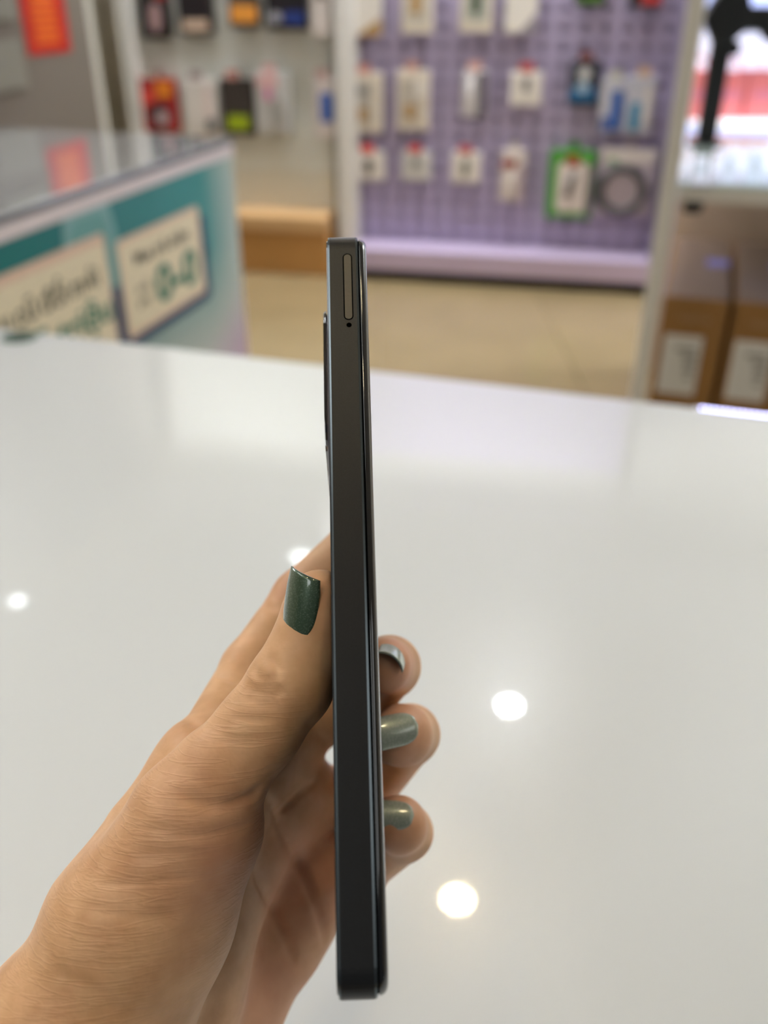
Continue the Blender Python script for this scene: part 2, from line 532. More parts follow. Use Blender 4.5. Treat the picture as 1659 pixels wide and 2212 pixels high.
t = root('poster', GF.p((qa0 + qa2) / 2, qz, .002), 'red poster with orange lettering on the grey cabinet', 'poster')
box('sheet', GF, qa0, qa2, qz - .005, qz + .36, .001, .003, mat('red_poster_paper', (168, 16, 8), 0.5), t)
org = mat('orange_poster_print', (206, 92, 8), 0.5)
pw = qa2 - qa0
for k in range(14):
    z0 = qz + .022 + k * .0225
    s = .02 if k % 3 else .0
    box('text_line', GF, qa0 + pw * (.2 + s), qa2 - pw * (.24 + s), z0, z0 + .0165, .003, .0036, org, t)

xl, xr = pf(207, 100, .12)[0], pf(255, 100, .12)[0]
t = root('curtain', PF.p((xl + xr) / 2, 0, 0.05), 'mottled off white curtain strip beside the grey cabinet', 'curtain')
cv, cfc = [], []
nn = 26
cur = bmesh.new()
rows = [0.0, 1.2, 2.3]
g = []
for z in rows:
    g.append([cur.verts.new(PF.p(xl + (xr - xl) * k / nn, z + .3, .10 + .012 * math.sin(k * 1.45))) for k in range(nn + 1)])
for i in range(2):
    for k in range(nn):
        cur.faces.new((g[i][k], g[i][k + 1], g[i + 1][k + 1], g[i + 1][k]))
bmesh.ops.solidify(cur, geom=cur.faces[:], thickness=.003)
bm_world('curtain_fabric', cur, mat('mottled_offwhite_fabric', (226, 220, 208), 0.8, var=.28, scale=14), t, smooth=True)
tube('curtain_rail', [PF.p(xl - .05, 2.62, .10), PF.p(xr + .05, 2.62, .10)], .012, rim_mat, t)

# ------------------------------------------------------------------ white pegboard bay
def pegboard(name, fr, a0, a1, b0, b1, pitch_a, pitch_b, hole, c, thick, m, parent):
    """perforated sheet with real square holes"""
    bm = bmesh.new()
    na, nb = max(1, int((a1 - a0) / pitch_a)), max(1, int((b1 - b0) / pitch_b))
    pa, pb = (a1 - a0) / na, (b1 - b0) / nb
    cache = {}
    def V(a, b_, cc):
        k = (round(a, 5), round(b_, 5), round(cc, 5))
        if k not in cache:
            cache[k] = bm.verts.new(fr.p(a, b_, cc))
        return cache[k]
    h = hole / 2
    for i in range(na):
        for j in range(nb):
            x0, y0 = a0 + i * pa, b0 + j * pb
            x1, y1 = x0 + pa, y0 + pb
            mx_, my_ = (x0 + x1) / 2, (y0 + y1) / 2
            o = [(x0, y0), (x1, y0), (x1, y1), (x0, y1)]
            n = [(mx_ - h, my_ - h), (mx_ + h, my_ - h), (mx_ + h, my_ + h), (mx_ - h, my_ + h)]
            for k in range(4):
                l = (k + 1) % 4
                bm.faces.new((V(*o[k], c), V(*o[l], c), V(*n[l], c), V(*n[k], c)))
                bm.faces.new((V(*n[k], c), V(*n[l], c), V(*n[l], c - thick), V(*n[k], c - thick)))
    return bm_world(name, bm, m, parent)

wa0, wa1 = pf(293, 200)[0], pf(722, 300)[0]
_, wz0 = pf(630, 455)
_, wtop = pf(630, 470, BASE_D)
peg_white = mat('white_pegboard_steel', (224, 226, 220), 0.45, var=.02)
t = root('pegboard_bay', PF.p((wa0 + wa1) / 2, 0, 0), 'white perforated display wall bay on a tan wooden base', 'display wall')
pegboard('perforated_panel', PF, wa0, wa1, wz0 + .16, 2.2, .034, .034, .009, 0.0, .006, peg_white, t)
box('back_sheet', PF, wa0, wa1, wz0, 2.2, -.03, -.012, peg_white, t)
box('lower_panel', PF, wa0, wa1, wz0, wz0 + .16, -.012, .002, mat('greyish_white_sheet', (216, 214, 202), 0.45), t)
box('wood_base', PF, wa0 - .02, wa1, 0, wtop - .055, -.02, BASE_D - .03, mat('tan_wood', (190, 142, 82), 0.5, var=.16, scale=5, stretch=(1, 1, .12)), t)
box('wood_ledge', PF, wa0 - .02, wa1, wtop - .055, wtop, -.02, BASE_D, mat('light_tan_wood', (204, 166, 118), 0.5, var=.1, scale=5), t, bevel=.003)
fa0, fa1 = pf(263, 100, .05)[0], pf(288, 100, .05)[0]
box('side_frame', PF, fa1 - .03, fa1 + .006, 0, 2.25, -.03, .06, mat('white_enamel', (228, 226, 222), 0.4), t, bevel=.003)
box('side_channel', PF, fa0 - .0, fa1 - .03, 0, 2.25, -.03, .03, mat('taupe_channel', (142, 130, 114), 0.5), t)

# white post between the bays
po0, po1 = pf(727, 250, .09)[0], pf(766, 250, .09)[0]
t = root('upright_post', PF.p((po0 + po1) / 2, 0, .06), 'white upright post between white and lilac display walls', 'post')
box('post', PF, po0, po1, 0, 2.3, .0, .09, mat('white_enamel', (228, 226, 222), 0.4), t, bevel=.004)
box('foot', PF, po0 - .01, po1 + .01, 0, .02, -.0, .14, mat('white_enamel', (228, 226, 222), 0.4), t, bevel=.002)

# ------------------------------------------------------------------ lilac display stand
la0, la1 = pf(771, 300)[0], pf(1436, 300)[0]
lilac = mat('lilac_steel', (178, 168, 200), 0.42, var=.03, scale=5)
lilac_d = mat('dark_lilac_steel', (112, 104, 132), 0.5)
t = root('display_stand', PF.p((la0 + la1) / 2, 0, 0), 'lilac perforated display stand with many small packages', 'display stand')
bz = 0.125
pegboard('perforated_panel', PF, la0, la1, bz, 2.2, .0715, .06, .025, 0.0, .005, lilac, t)
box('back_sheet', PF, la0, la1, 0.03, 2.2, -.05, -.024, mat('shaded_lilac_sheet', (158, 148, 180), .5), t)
box('base_shelf', PF, la0 + .005, la1, .045, bz, -.02, BASE_D, mat('pinkish_lilac_steel', (196, 180, 208), 0.4), t, bevel=.004)
box('kick_plate', PF, la0 + .01, la1 - .012, 0, .045, -.02, BASE_D - .04, mat('black_kick', (18, 16, 16), 0.7), t)
box('side_upright', PF, la1, la1 + .022, 0, 2.25, -.05, BASE_D, lilac_d, t, bevel=.002)

# ------------------------------------------------------------------ added canopy lights, out of view, to brighten the display walls
def canopy(a0, a1, L, label):
    t = root('canopy_light', PF.p((a0 + a1) / 2, 2.28, .2), label, 'lamp', 'canopy lights above the display walls')
    wm = mat('white_enamel', (228, 226, 222), 0.4)
    box('roof_board', PF, a0, a1, 2.44, 2.46, -.02, .42, wm, t)
    box('fascia', PF, a0, a1, 2.22, 2.46, .42, .44, wm, t)  # added screen, keeps the tube out of the table's reflection
    box('light_tube', PF, a0 + .05, a1 - .05, 2.40, 2.43, .28, .36, mat('canopy_tube_%d' % int(L), (255, 255, 255), .5, emit=((.97, .99, 1.0), L)), t)
canopy(wa0 + .03, wa1 + .02, CANOPY_L * 1.5, 'canopy light above the white display wall')
canopy(la0, la1 + .02, CANOPY_L * 1.1, 'canopy light above the lilac display stand')

# ------------------------------------------------------------------ hanging packages
tag_red = mat('red_price_tag', (206, 44, 36), 0.45)
hook_m = mat('chrome_hook', (190, 190, 192), 0.25, metal=1.0)
KN = [0]
def package(label, cat, x0, x1, y0, y1, body_rgb, depth=.03, gap=.02, group=None, rough=.4, bevel=.004, details=(), tagc=None, name='package', alpha=1.0, dirx=0.0):
    """a packet hanging on a hook of the wall; pixel box gives its outline, details are boxes in 0..1 of its face"""
    off = gap + depth
    a0, _ = pf(x0, (y0 + y1) / 2, off); a1, _ = pf(x1, (y0 + y1) / 2, off)
    _, b1 = pf((x0 + x1) / 2, y0, off); _, b0 = pf((x0 + x1) / 2, y1, off)
    ac = (a0 + a1) / 2; w, h = a1 - a0, b1 - b0
    t = root(name, PF.p(ac, b0, gap), label, cat, group)
    KN[0] += 1
    fr = PF.at(PF.p(ac, b0, 0))
    bodym = mat('pack_%d' % KN[0], body_rgb, rough, var=.05, scale=30, alpha=alpha)
    box('body', fr, -w / 2, w / 2, 0, h, gap, off, bodym, t, bevel=min(bevel, depth * .3))
    for i, (nm, u0, v0, u1, v1, rgb, shape) in enumerate(details):
        m_ = mat('pk_%d_%d_%d' % rgb, rgb, .4, var=.05, scale=30)
        P = lambda u, v: (-w / 2 + u * w, v * h)
        c0 = off + .0008 * i
        if shape == 'box':
            (xa, ya), (xb, yb) = P(u0, v0), P(u1, v1)
            prism(nm, fr, rrect(xa, xb, ya, yb, min(xb - xa, yb - ya) * .12, 3), c0, c0 + .0016, m_, t)
        elif shape == 'oval':
            (xa, ya), (xb, yb) = P(u0, v0), P(u1, v1)
            prism(nm, fr, circle((xa + xb) / 2, (ya + yb) / 2, (xb - xa) / 2, 20, (yb - ya) / 2), c0, c0 + .004, m_, t)
        elif shape == 'tri':
            prism(nm, fr, [P(u0, v0), P(u1, v0), P(u1, v1)], c0, c0 + .0016, m_, t)
        elif shape == 'bar':
            (xa, ya), (xb, yb) = P(u0, v0), P(u1, v1)
            tube(nm, [fr.p(xa, ya, c0 + .002), fr.p(xb, yb, c0 + .002)], w * .06, m_, t, 8)
    # hang tab, hook and price tag
    tb = .028
    prism('hang_tab', fr, rrect(-.017, .017, h - .002, h + tb, .008, 4), gap + depth * .4, gap + depth * .4 + .0015, bodym, t)
    hz = h + tb * .55
    tube('hook', [fr.p(0, hz + .012, 0.0), fr.p(0, hz + .002, .008), fr.p(0, hz, off + .02), fr.p(0, hz + .008, off + .03)], .0022, hook_m, t, 6)
    if tagc:
        tm_ = mat('tag_%d_%d_%d' % tagc, tagc, .45)
        prism('price_tag', fr, rrect(-.024, .024, hz - .014, hz + .016, .004, 3), off + .028, off + .0295, tm_, t)
    return t

WHT, CRM, GLD, GRY, DGR, BLK = (232, 226, 218), (226, 216, 200), (176, 140, 84), (170, 168, 164), (96, 96, 92), (28, 26, 28)
G1 = 'packages hanging on the lilac stand'
# lilac stand, top row (running out of the picture)
package('white box with gold slanted corner beside the white post', 'package', 762, 822, -70, 78, WHT, group=G1, details=[('gold_corner', .1, 0, 1, .28, GLD, 'tri')])
package('cream box with gold picture in its window, top row', 'package', 868, 935, -70, 72, CRM, group=G1, details=[('window', .14, .18, .86, .9, (196, 190, 178), 'box'), ('picture', .3, .3, .62, .62, GLD, 'box')])
package('cream box with dark green picture in its window, top row', 'package', 995, 1065, -70, 70, CRM, group=G1, details=[('window', .14, .18, .86, .9, (180, 182, 172), 'box'), ('picture', .32, .3, .64, .62, (84, 96, 78), 'box')])
package('plain white box with grey slanted corner, top row', 'package', 1093, 1162, -70, 72, WHT, group=G1, details=[('grey_corner', .45, 0, 1, .32, (150, 142, 148), 'tri')])
package('black packet with green foot at the top of the stand', 'package', 1245, 1312, -95, 12, (34, 38, 30), group=G1, details=[('green_band', .1, .05, .9, .2, (74, 110, 40), 'box')])
package('black packet with red foot at the top of the stand', 'package', 1365, 1435, -95, 15, BLK, group=G1, details=[('red_band', .35, .05, .98, .3, (186, 60, 60), 'box')])
# second row
package('tall cream box with gold picture next to the post', 'package', 757, 824, 158, 286, CRM, group=G1, tagc=(216, 150, 140), details=[('window', .1, .14, .74, .84, (188, 182, 172), 'box'), ('picture', .25, .2, .55, .42, GLD, 'box'), ('picture', .2, .66, .6, .76, (140, 140, 138), 'box')])
package('tall cream box with gold picture, second from the post', 'package', 857, 926, 152, 281, CRM, group=G1, tagc=(208, 160, 150), details=[('window', .1, .14, .76, .84, (190, 182, 170), 'box'), ('picture', .28, .2, .58, .44, GLD, 'box'), ('picture', .62, .55, .9, .85, WHT, 'box')])
package('narrow white packet with dark grey right side', 'package', 998, 1052, 152, 252, (214, 210, 212), group=G1, tagc=(228, 180, 170), details=[('dark_side', .62, .02, 1, .96, (104, 98, 108), 'box'), ('cable', .3, .15, .34, .85, (238, 236, 238), 'bar')])
package('small square white box with grey plug picture', 'package', 1103, 1170, 155, 228, WHT, group=G1, tagc=(196, 78, 74), details=[('picture', .38, .42, .64, .82, (130, 128, 126), 'oval')])
package('black and blue card with white round button', 'package', 1228, 1294, 132, 230, (42, 48, 58), group=G1, tagc=(120, 70, 64), details=[('blue_foot', .08, .12, .92, .42, (24, 100, 150), 'box'), ('button', .28, .3, .7, .56, (160, 186, 208), 'oval'), ('button', .28, .6, .7, .86, (206, 206, 206), 'oval')])
package('clear packet with deep blue stripe', 'package', 1297, 1348, 172, 286, (196, 198, 206), group=G1, tagc=(190, 190, 180), details=[('blue_stripe', .42, .04, .94, .8, (52, 96, 170), 'box'), ('blue_stripe', .1, .0, .4, .3, (72, 92, 160), 'box')])
package('clear packet with teal blue stripe at the right', 'package', 1352, 1412, 165, 290, (190, 194, 204), group=G1, tagc=(206, 176, 150), details=[('teal_stripe', .18, .06, .55, .55, (52, 132, 172), 'box'), ('white_stripe', .66, .2, .9, .86, (216, 212, 206), 'box')])
# third row
package('small white box with black round picture', 'package', 767, 829, 328, 390, WHT, group=G1, tagc=(222, 42, 30), details=[('picture', .3, .28, .64, .72, (58, 56, 56), 'oval')])
package('small pale grey box with faint plug picture', 'package', 868, 930, 328, 390, (206, 204, 200), group=G1, tagc=(206, 44, 40), details=[('picture', .34, .46, .66, .8, (150, 152, 148), 'oval')])
package('small white box with narrow grey green picture', 'package', 975, 1037, 330, 395, WHT, group=G1, tagc=(196, 74, 70), details=[('picture', .36, .2, .62, .78, (120, 122, 112), 'oval')])
package('narrow cream packet with dark red label', 'package', 1080, 1134, 325, 435, (216, 206, 200), group=G1, details=[('red_label', .04, .66, .62, .82, (150, 66, 62), 'box'), ('cable', .45, .12, .5, .58, (234, 226, 220), 'bar'), ('side', .74, .04, .98, .72, (178, 160, 166), 'box')])
package('green framed packet with white inner card', 'package', 1183, 1282, 326, 472, (66, 146, 44), group=G1, details=[('inner_card', .2, .1, .84, .84, (228, 220, 214), 'box'), ('shadow_panel', .84, .06, .97, .8, (112, 106, 112), 'box'), ('red_label', .38, .78, .64, .94, (160, 66, 46), 'box'), ('cable', .46, .34, .58, .68, (116, 112, 112), 'bar'), ('cable', .4, .34, .5, .66, (136, 130, 130), 'bar')])
bag = package('clear bag with coiled dark grey cable', 'package', 1292, 1412, 322, 466, (182, 172, 184), group=G1, details=[('header', .02, .8, .98, 1, (216, 210, 206), 'box'), ('green_mark', .14, .78, .3, .86, (110, 160, 120), 'box')])
ca, cb = pf(1342, 412, .05)
cfr = PF.at(PF.p(ca, cb, .055))
vv, ff = [], []
R_, r_, n1, n2 = .078, .016, 40, 10
for i in range(n1):
    for j in range(n2):
        A, B_ = 2 * math.pi * i / n1, 2 * math.pi * j / n2
        rr = R_ + r_ * math.cos(B_) * (1 + .12 * math.cos(7 * A))
        vv.append(cfr.p(rr * math.cos(A), rr * math.sin(A), r_ * .7 * math.sin(B_)))
        ff.append((i * n2 + j, ((i + 1) % n1) * n2 + j, ((i + 1) % n1) * n2 + (j + 1) % n2, i * n2 + (j + 1) % n2))
from_world('coiled_cable', vv, ff, mat('dark_grey_cable', (70, 70, 72), .5), bag, smooth=True)

# white wall
G2 = 'packages hanging on the white wall'
package('black packet with red top and pink print, leftmost of the top row', 'package', 296, 361, -90, 84, (30, 24, 24), group=G2, details=[('red_side', .6, .5, .98, .98, (150, 34, 36), 'box'), ('print', .34, .08, .74, .46, (156, 126, 126), 'oval')])
package('black packet with beige foot band on the white wall', 'package', 380, 456, -90, 74, (26, 22, 26), group=G2, details=[('beige_foot', .12, .05, .86, .2, (196, 172, 152), 'box')])
package('black packet with orange foot band', 'package', 490, 557, -90, 60, (58, 56, 54), group=G2, details=[('orange_band', .08, .08, .92, .34, (222, 150, 60), 'box')])
package('black packet with navy blue foot and white round print', 'package', 572, 660, -90, 64, (20, 18, 24), group=G2, details=[('navy_foot', .45, .08, .96, .26, (30, 52, 120), 'box'), ('white_print', .06, .1, .4, .26, (150, 150, 160), 'oval')])
package('narrow white packet with black slot, top row', 'package', 672, 712, -90, 80, (222, 214, 210), group=G2, details=[('black_slot', .3, .5, .76, .95, (40, 40, 38), 'box')])
package('red packet with orange patch and round black picture', 'package', 303, 381, 170, 285, (150, 34, 36), group=G2, tagc=(170, 160, 150), details=[('orange_patch', .5, .66, .9, .96, (222, 132, 40), 'box'), ('red_patch', .06, .5, .46, .82, (206, 70, 60), 'box'), ('black_disc', .24, .1, .8, .56, (58, 40, 44), 'oval'), ('picture', .42, .14, .78, .42, (176, 150, 152), 'oval')])
package('pale packet with dark button at its lower right corner', 'package', 402, 468, 172, 290, (216, 210, 204), group=G2, tagc=(150, 130, 130), details=[('dark_button', .62, .06, .96, .3, (88, 92, 96), 'oval'), ('pink_strip', .6, .3, .84, .9, (222, 206, 202), 'box')])
package('black packet with lime green foot band', 'package', 476, 547, 170, 292, (54, 48, 44), group=G2, tagc=(206, 150, 140), details=[('lime_band', .2, .1, .84, .36, (158, 178, 22), 'box')])
package('clear packet with pink card and grey earphones', 'package', 553, 628, 158, 290, (192, 192, 190), group=G2, tagc=(222, 176, 172), details=[('pink_card', .06, .78, .66, .98, (220, 178, 176), 'box'), ('pink_print', .24, .56, .5, .76, (206, 132, 168), 'oval'), ('grey_piece', .42, .1, .82, .6, (164, 162, 158), 'oval')])
package('narrow white packet with blue panel beside the post', 'package', 679, 722, 168, 300, (222, 214, 212), group=G2, tagc=(176, 140, 132), details=[('blue_panel', .3, .28, .94, .76, (56, 96, 180), 'box')])

# ------------------------------------------------------------------ display table on the right with cartons below
RY = 1.90
RTZ = H + ray(1560, 410).z * (RY / ray(1560, 410).y)
q = on_y(1470, 410, RY)
RF = Fr((q.x, RY, 0), (1, -0.33, 0), (0, 0, 1), (-0.33, -1, 0))
def rf(px, py, off=0.0):
    qq = on_plane(px, py, RF.p(0, 0, off), RF.n); a, bb, c = RF.inv(qq); return a, bb
t = root('display_table', RF.p(.4, 0, -.35), 'white framed display table with pale glass top on the right', 'table')
enamel = mat('warm_white_enamel', (222, 218, 208), 0.4)
pa0, pa1 = rf(1428, 400, .05)[0], rf(1464, 400, .05)[0]
box('post', RF, pa0, pa1, 0, 1.6, .01, .05, enamel, t, bevel=.003)
_, bz1 = rf(1560, 409); _, bz0 = rf(1560, 440)
box('front_rail', RF, pa1, 1.0, bz0, bz1, -.03, 0, mat('white_rail', (226, 222, 214), 0.4), t, bevel=.003)
box('glass_top', RF, pa1 - .006, 1.0, bz1, bz1 + .008, -.74, .0, mat('pale_green_glass', (196, 214, 206), 0.08, coat=1.0, var=.02), t, bevel=.002)
box('back_panel', RF, pa1 - .012, 1.0, 0.0, bz0, -.76, -.74, mat('pinkish_cream_board', (222, 200, 182), 0.5), t)
box('post', RF, .98, 1.02, 0, 1.6, .01, .05, enamel, t, bevel=.003)
TOPZ = bz1 + .008
ka, kz = rf(1496, 449, -.005)
t = root('lock', RF.p(ka, kz - .012, .0), 'small black lock hanging under the rail of the display table', 'lock')
prism('lock_body', RF, rrect(ka - .018, ka + .018, kz - .011, kz + .008, .005), -.035, -.01, mat('black_plastic', (12, 12, 13), .4), t, bevel=.002)
prism('shackle', RF, rrect(ka - .006, ka + .02, kz - .004, kz + .016, .004), -.03, -.018, mat('black_plastic', (12, 12, 13), .4), t)
# cards lying on the glass
for (x0, x1, y0, y1, rgb, lbl) in ((1492, 1530, 338, 400, (226, 230, 248), 'pale blue card on the glass beside the white post'),
                                   (1552, 1592, 330, 398, (214, 226, 246), 'pale blue card on the glass right of the stand foot'),
                                   (1606, 1650, 330, 398, (204, 222, 240), 'pale card with grey print at the right picture edge')):
    p0, p1, p2, p3 = (on_z(x0, y1, TOPZ), on_z(x1, y1, TOPZ), on_z(x1 + 2, y0, TOPZ), on_z(x0 + 8, y0, TOPZ))
    f2 = Fr((0, 0, TOPZ), (1, 0, 0), (0, 1, 0), (0, 0, 1))
    tt = root('card', (p0 + p2) / 2, lbl, 'card', 'cards lying on the glass table')
    prism('sheet', f2, [(p.x, p.y) for p in (p0, p1, p2, p3)], .0003, .002, mat('card_%d' % rgb[0], rgb, .4), tt)
    cc = (p0 + p1 + p2 + p3) / 4
    prism('print', f2, [((cc + (p - cc) * .5).x, (cc + (p - cc) * .5).y) for p in (p0, p1, p2, p3)], .002, .0026, mat('pale_grey_print', (180, 196, 210), .5), tt)
# black stand
blk = mat('black_stand_metal', (7, 7, 10), .5)
q = on_z(1523, 312, TOPZ)
SF = Fr((q.x, q.y, TOPZ), (1, 0, 0), (0, 0, 1), (0, -1, 0))
sc = 2.32 / 1950.0
t = root('clamp_stand', q, 'black metal clamp stand on the glass display table', 'stand')
fz = Fr((q.x, q.y, TOPZ), (1, 0, 0), (0, 1, 0), (0, 0, 1))
prism('base_plate', fz, circle(0, 0, .042, 28), 0, .006, blk, t, bevel=.002)
box('pole', SF, -.024, .024, .004, .62, -.012, .012, blk, t, bevel=.004)
prism('knob', SF, circle(.026, .215, .017, 16), -.012, .02, blk, t, bevel=.004)
zc = on_y(1600, 38, q.y).z - TOPZ
prism('bracket', SF, [(-.058, zc), (-.03, zc + .045), (-.008, zc + .07), (.03, zc + .07), (.05, zc + .03), (.05, zc - .025), (.016, zc - .055), (-.02, zc - .055), (-.04, zc - .02)], -.018, .018, blk, t, bevel=.005)
prism('crossbar', SF, [(.0, zc - .026), (.3, zc - .03), (.3, zc + .02), (.0, zc + .024)], -.014, .014, blk, t, bevel=.004)
prism('clamp_jaw', SF, [(.085, zc - .02), (.10, zc - .045), (.125, zc - .056), (.15, zc - .045), (.165, zc - .02)], -.02, .02, blk, t, bevel=.004)

# cartons
kraft = mat('brown_carton_board', (152, 110, 58), 0.55, var=.06, scale=25)
kraft_top = mat('glossy_brown_board', (136, 116, 104), 0.3, var=.04, scale=25)
lbl_m = mat('white_carton_label', (222, 220, 214), 0.5)
prt_m = mat('grey_label_print', (146, 144, 138), .5)
KY = 1.98
q0, q1 = on_y(1436, 636, KY), on_y(1573, 648, KY - .012)
KF = Fr((q0.x, KY, 0), (1, -.33, 0), (0, 0, 1), (-.33, -1, 0))
kw = (q1 - q0).length
kh = q0.z - .004
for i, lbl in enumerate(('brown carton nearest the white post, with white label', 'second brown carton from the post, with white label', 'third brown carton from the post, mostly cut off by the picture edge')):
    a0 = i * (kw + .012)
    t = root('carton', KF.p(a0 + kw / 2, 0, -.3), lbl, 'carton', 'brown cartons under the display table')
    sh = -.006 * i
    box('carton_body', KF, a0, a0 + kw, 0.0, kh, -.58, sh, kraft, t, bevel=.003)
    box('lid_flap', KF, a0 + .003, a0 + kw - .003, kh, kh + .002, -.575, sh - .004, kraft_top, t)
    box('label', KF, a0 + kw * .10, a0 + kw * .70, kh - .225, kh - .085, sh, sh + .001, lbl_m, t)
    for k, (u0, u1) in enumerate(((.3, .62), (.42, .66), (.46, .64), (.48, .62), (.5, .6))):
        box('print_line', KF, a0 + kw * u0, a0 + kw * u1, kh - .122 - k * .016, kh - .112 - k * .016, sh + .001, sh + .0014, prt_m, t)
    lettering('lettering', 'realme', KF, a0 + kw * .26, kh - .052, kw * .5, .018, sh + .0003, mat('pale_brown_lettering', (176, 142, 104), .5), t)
    box('seal_sticker', KF, a0 + kw * .60, a0 + kw * .98, kh + .002, kh + .0026, -.36, -.29, mat('blue_violet_seal', (150, 150, 232), .35), t)  # flat blue-violet patch on the lid

# bright backlit shelf unit far right with red bags
LY = 3.35
q = on_y(1480, 200, LY)
LF = Fr((q.x, LY, 0), (1, 0, 0), (0, 0, 1), (0, -1, 0))
def lf(px, py, off=0.0):
    qq = on_y(px, py, LY - off); a, bb, c = LF.inv(qq); return a, bb
t = root('lit_shelf', LF.p(.4, 0, -.1), 'backlit white and blue shelf unit behind the display table', 'shelf')
_, zl = lf(1580, 322); _, zs1 = lf(1580, 262, .2); _, zs0 = lf(1580, 275, .2); _, zm = lf(1580, 70)
glow = mat('backlit_panel', (235, 240, 255), .5, emit=((0.78, 0.86, 1.0), .95))
glow_b = mat('blue_backlit_panel', (200, 210, 255), .5, emit=((0.58, 0.66, 1.0), .75))
box('backlit_panel', LF, -.0, 1.1, zs1, zm + .02, -.02, 0, glow, t)
box('blue_panel', LF, -.0, 1.1, zm + .02, 1.5, -.02, 0, glow_b, t)
box('lower_panel', LF, -.0, 1.1, 0.0, zs0, -.02, .0, glow_b, t)
box('shelf_board', LF, -.0, 1.1, zs0, zs1, -.02, .24, mat('lit_shelf_edge', (245, 248, 255), .4, emit=((.9, .96, 1.0), 1.0)), t, bevel=.002)
box('upper_shelf', LF, -.0, 1.1, zm + .005, zm + .03, -.02, .2, mat('pale_blue_shelf', (196, 206, 240), .4), t, bevel=.002)
for m_ in MATS.values():
    if m_.name in ('backlit_panel', 'blue_backlit_panel', 'lit_shelf_edge'):
        m_.cycles.emission_sampling = 'NONE'
bag_red = mat('coral_red_bag', (255, 146, 150), .5)  # red bags; the pale wash of the glare is put into the colour
bag_w = mat('pink_bag_print', (244, 150, 176), .5)
for i, (x0, x1, y0, lbl) in enumerate(((1496, 1530, 152, 'red paper bag left of the black stand pole'), (1548, 1618, 158, 'red paper bag right of the black stand pole'), (1622, 1700, 155, 'red paper bag at the right picture edge'))):
    a0, z1 = lf(x0, y0, .14); a1, _ = lf(x1, y0, .14)
    tt = root('paper_bag', LF.p((a0 + a1) / 2, zs1, .08), lbl, 'bag', 'red paper bags on the lit shelf')
    prism('bag_body', LF, [(a0 + .004, zs1), (a1 - .004, zs1), (a1, z1), (a0, z1)], .04, .14, bag_red, tt, bevel=.004)
    am = (a0 + a1) / 2
    tube('handle', [LF.p(am - .025, z1 - .005, .13), LF.p(am - .02, z1 + .03, .13), LF.p(am, z1 + .042, .13), LF.p(am + .02, z1 + .03, .13), LF.p(am + .025, z1 - .005, .13)], .003, bag_red, tt, 8)
    prism('logo', LF, rrect(am - .036, am + .036, zs1 + .06, zs1 + .085, .01), .14, .142, bag_w, tt)

# ------------------------------------------------------------------ smartphone (camera-aligned axes turned into the world)
def CV(px, py, d):                      # camera space, metres: right, up, forward
    return np.array([(px - CX) / FPX * d, -(py - CY) / FPX * d, d])
M3 = np.array([[RT.x, UP.x, FWD.x], [RT.y, UP.y, FWD.y], [RT.z, UP.z, FWD.z]])
def c2w(v):
    w = M3 @ np.asarray(v, float)
    return Vector((w[0], w[1], w[2] + H))
PT, PBm = CV(705, 491, .212), CV(728.5, 2174, .158)
pL = (PT - PBm); PLEN = float(np.linalg.norm(pL)); pL = pL / PLEN
pW = np.array([-0.032, 0.0, 1.0]); pW = pW - pL * pW.dot(pL); pW /= np.linalg.norm(pW)
pT = np.cross(pL, pW)
if pT[0] < 0: pT = -pT
PWID, TH = .075, .0073
def w3(v):
    w = M3 @ v; return Vector((w[0], w[1], w[2]))
PHF = Fr(c2w(PBm), w3(pL), w3(pW), w3(pT))        # u along length from the foot, v across (away from us), n through thickness (to the right)

def slab(name, l0, l1, w0, w1, r, rings, m, parent, seg=10, smooth=False):
    """rounded-rectangle slab; rings = [(t, inset), ...]"""
    verts, faces = [], []
    n = None
    for (tt, ins) in rings:
        pts = rrect(l0 + ins, l1 - ins, w0 + ins, w1 - ins, max(r - ins, .0004), seg)
        n = len(pts)
        verts += [PHF.p(a, bq, tt) for a, bq in pts]
    for i in range(len(rings) - 1):
        for k in range(n):
            faces.append((i * n + k, i * n + (k + 1) % n, (i + 1) * n + (k + 1) % n, (i + 1) * n + k))
    faces.append(tuple(range(n))[::-1])
    faces.append(tuple((len(rings) - 1) * n + k for k in range(n)))
    o = from_world(name, verts, faces, m, parent)
    bm = bmesh.new(); bm.from_mesh(o.data); bmesh.ops.recalc_face_normals(bm, faces=bm.faces); bm.to_mesh(o.data); bm.free()
    if smooth:
        o.data.polygons.foreach_set('use_smooth', [len(p.vertices) == 4 for p in o.data.polygons])
    return o

ph = root('smartphone', c2w(PBm), 'dark grey smartphone held on edge, side frame towards the viewer', 'smartphone')
fm = mat('dark_anodised_frame', (60, 61, 63), 0.34, metal=.85, var=.16, scale=3200)
edge_m = mat('polished_frame_edge', (96, 104, 108), 0.22, metal=.9)
glass_b = mat('black_front_glass', (6, 7, 10), 0.06, coat=1.0)
gap_m = mat('black_gap', (2, 2, 2), .9, spec=0.0)
back_m = mat('dark_back_glass', (40, 44, 48), 0.25, coat=.5)
ch = .0007
CR = .0058
slab('frame', 0, PLEN, 0, PWID, CR, [(ch * .9, 0), (TH - ch * .9, 0)], fm, ph)
slab('rear_chamfer', 0, PLEN, 0, PWID, CR, [(0.0002, ch * .8), (ch * .35, ch * .2), (ch * .9, 0.0)], edge_m, ph)
slab('front_chamfer', 0, PLEN, 0, PWID, CR, [(TH - ch * .9, 0), (TH - ch * .3, ch * .2), (TH, ch * .9)], edge_m, ph)
slab('back_cover', 0, PLEN, 0, PWID, CR, [(-.0001, ch * 1.3), (.0006, ch * .8)], back_m, ph)
slab('screen_gasket', 0, PLEN, 0, PWID, CR, [(TH - .0002, .0009), (TH + .0003, .0009)], gap_m, ph)
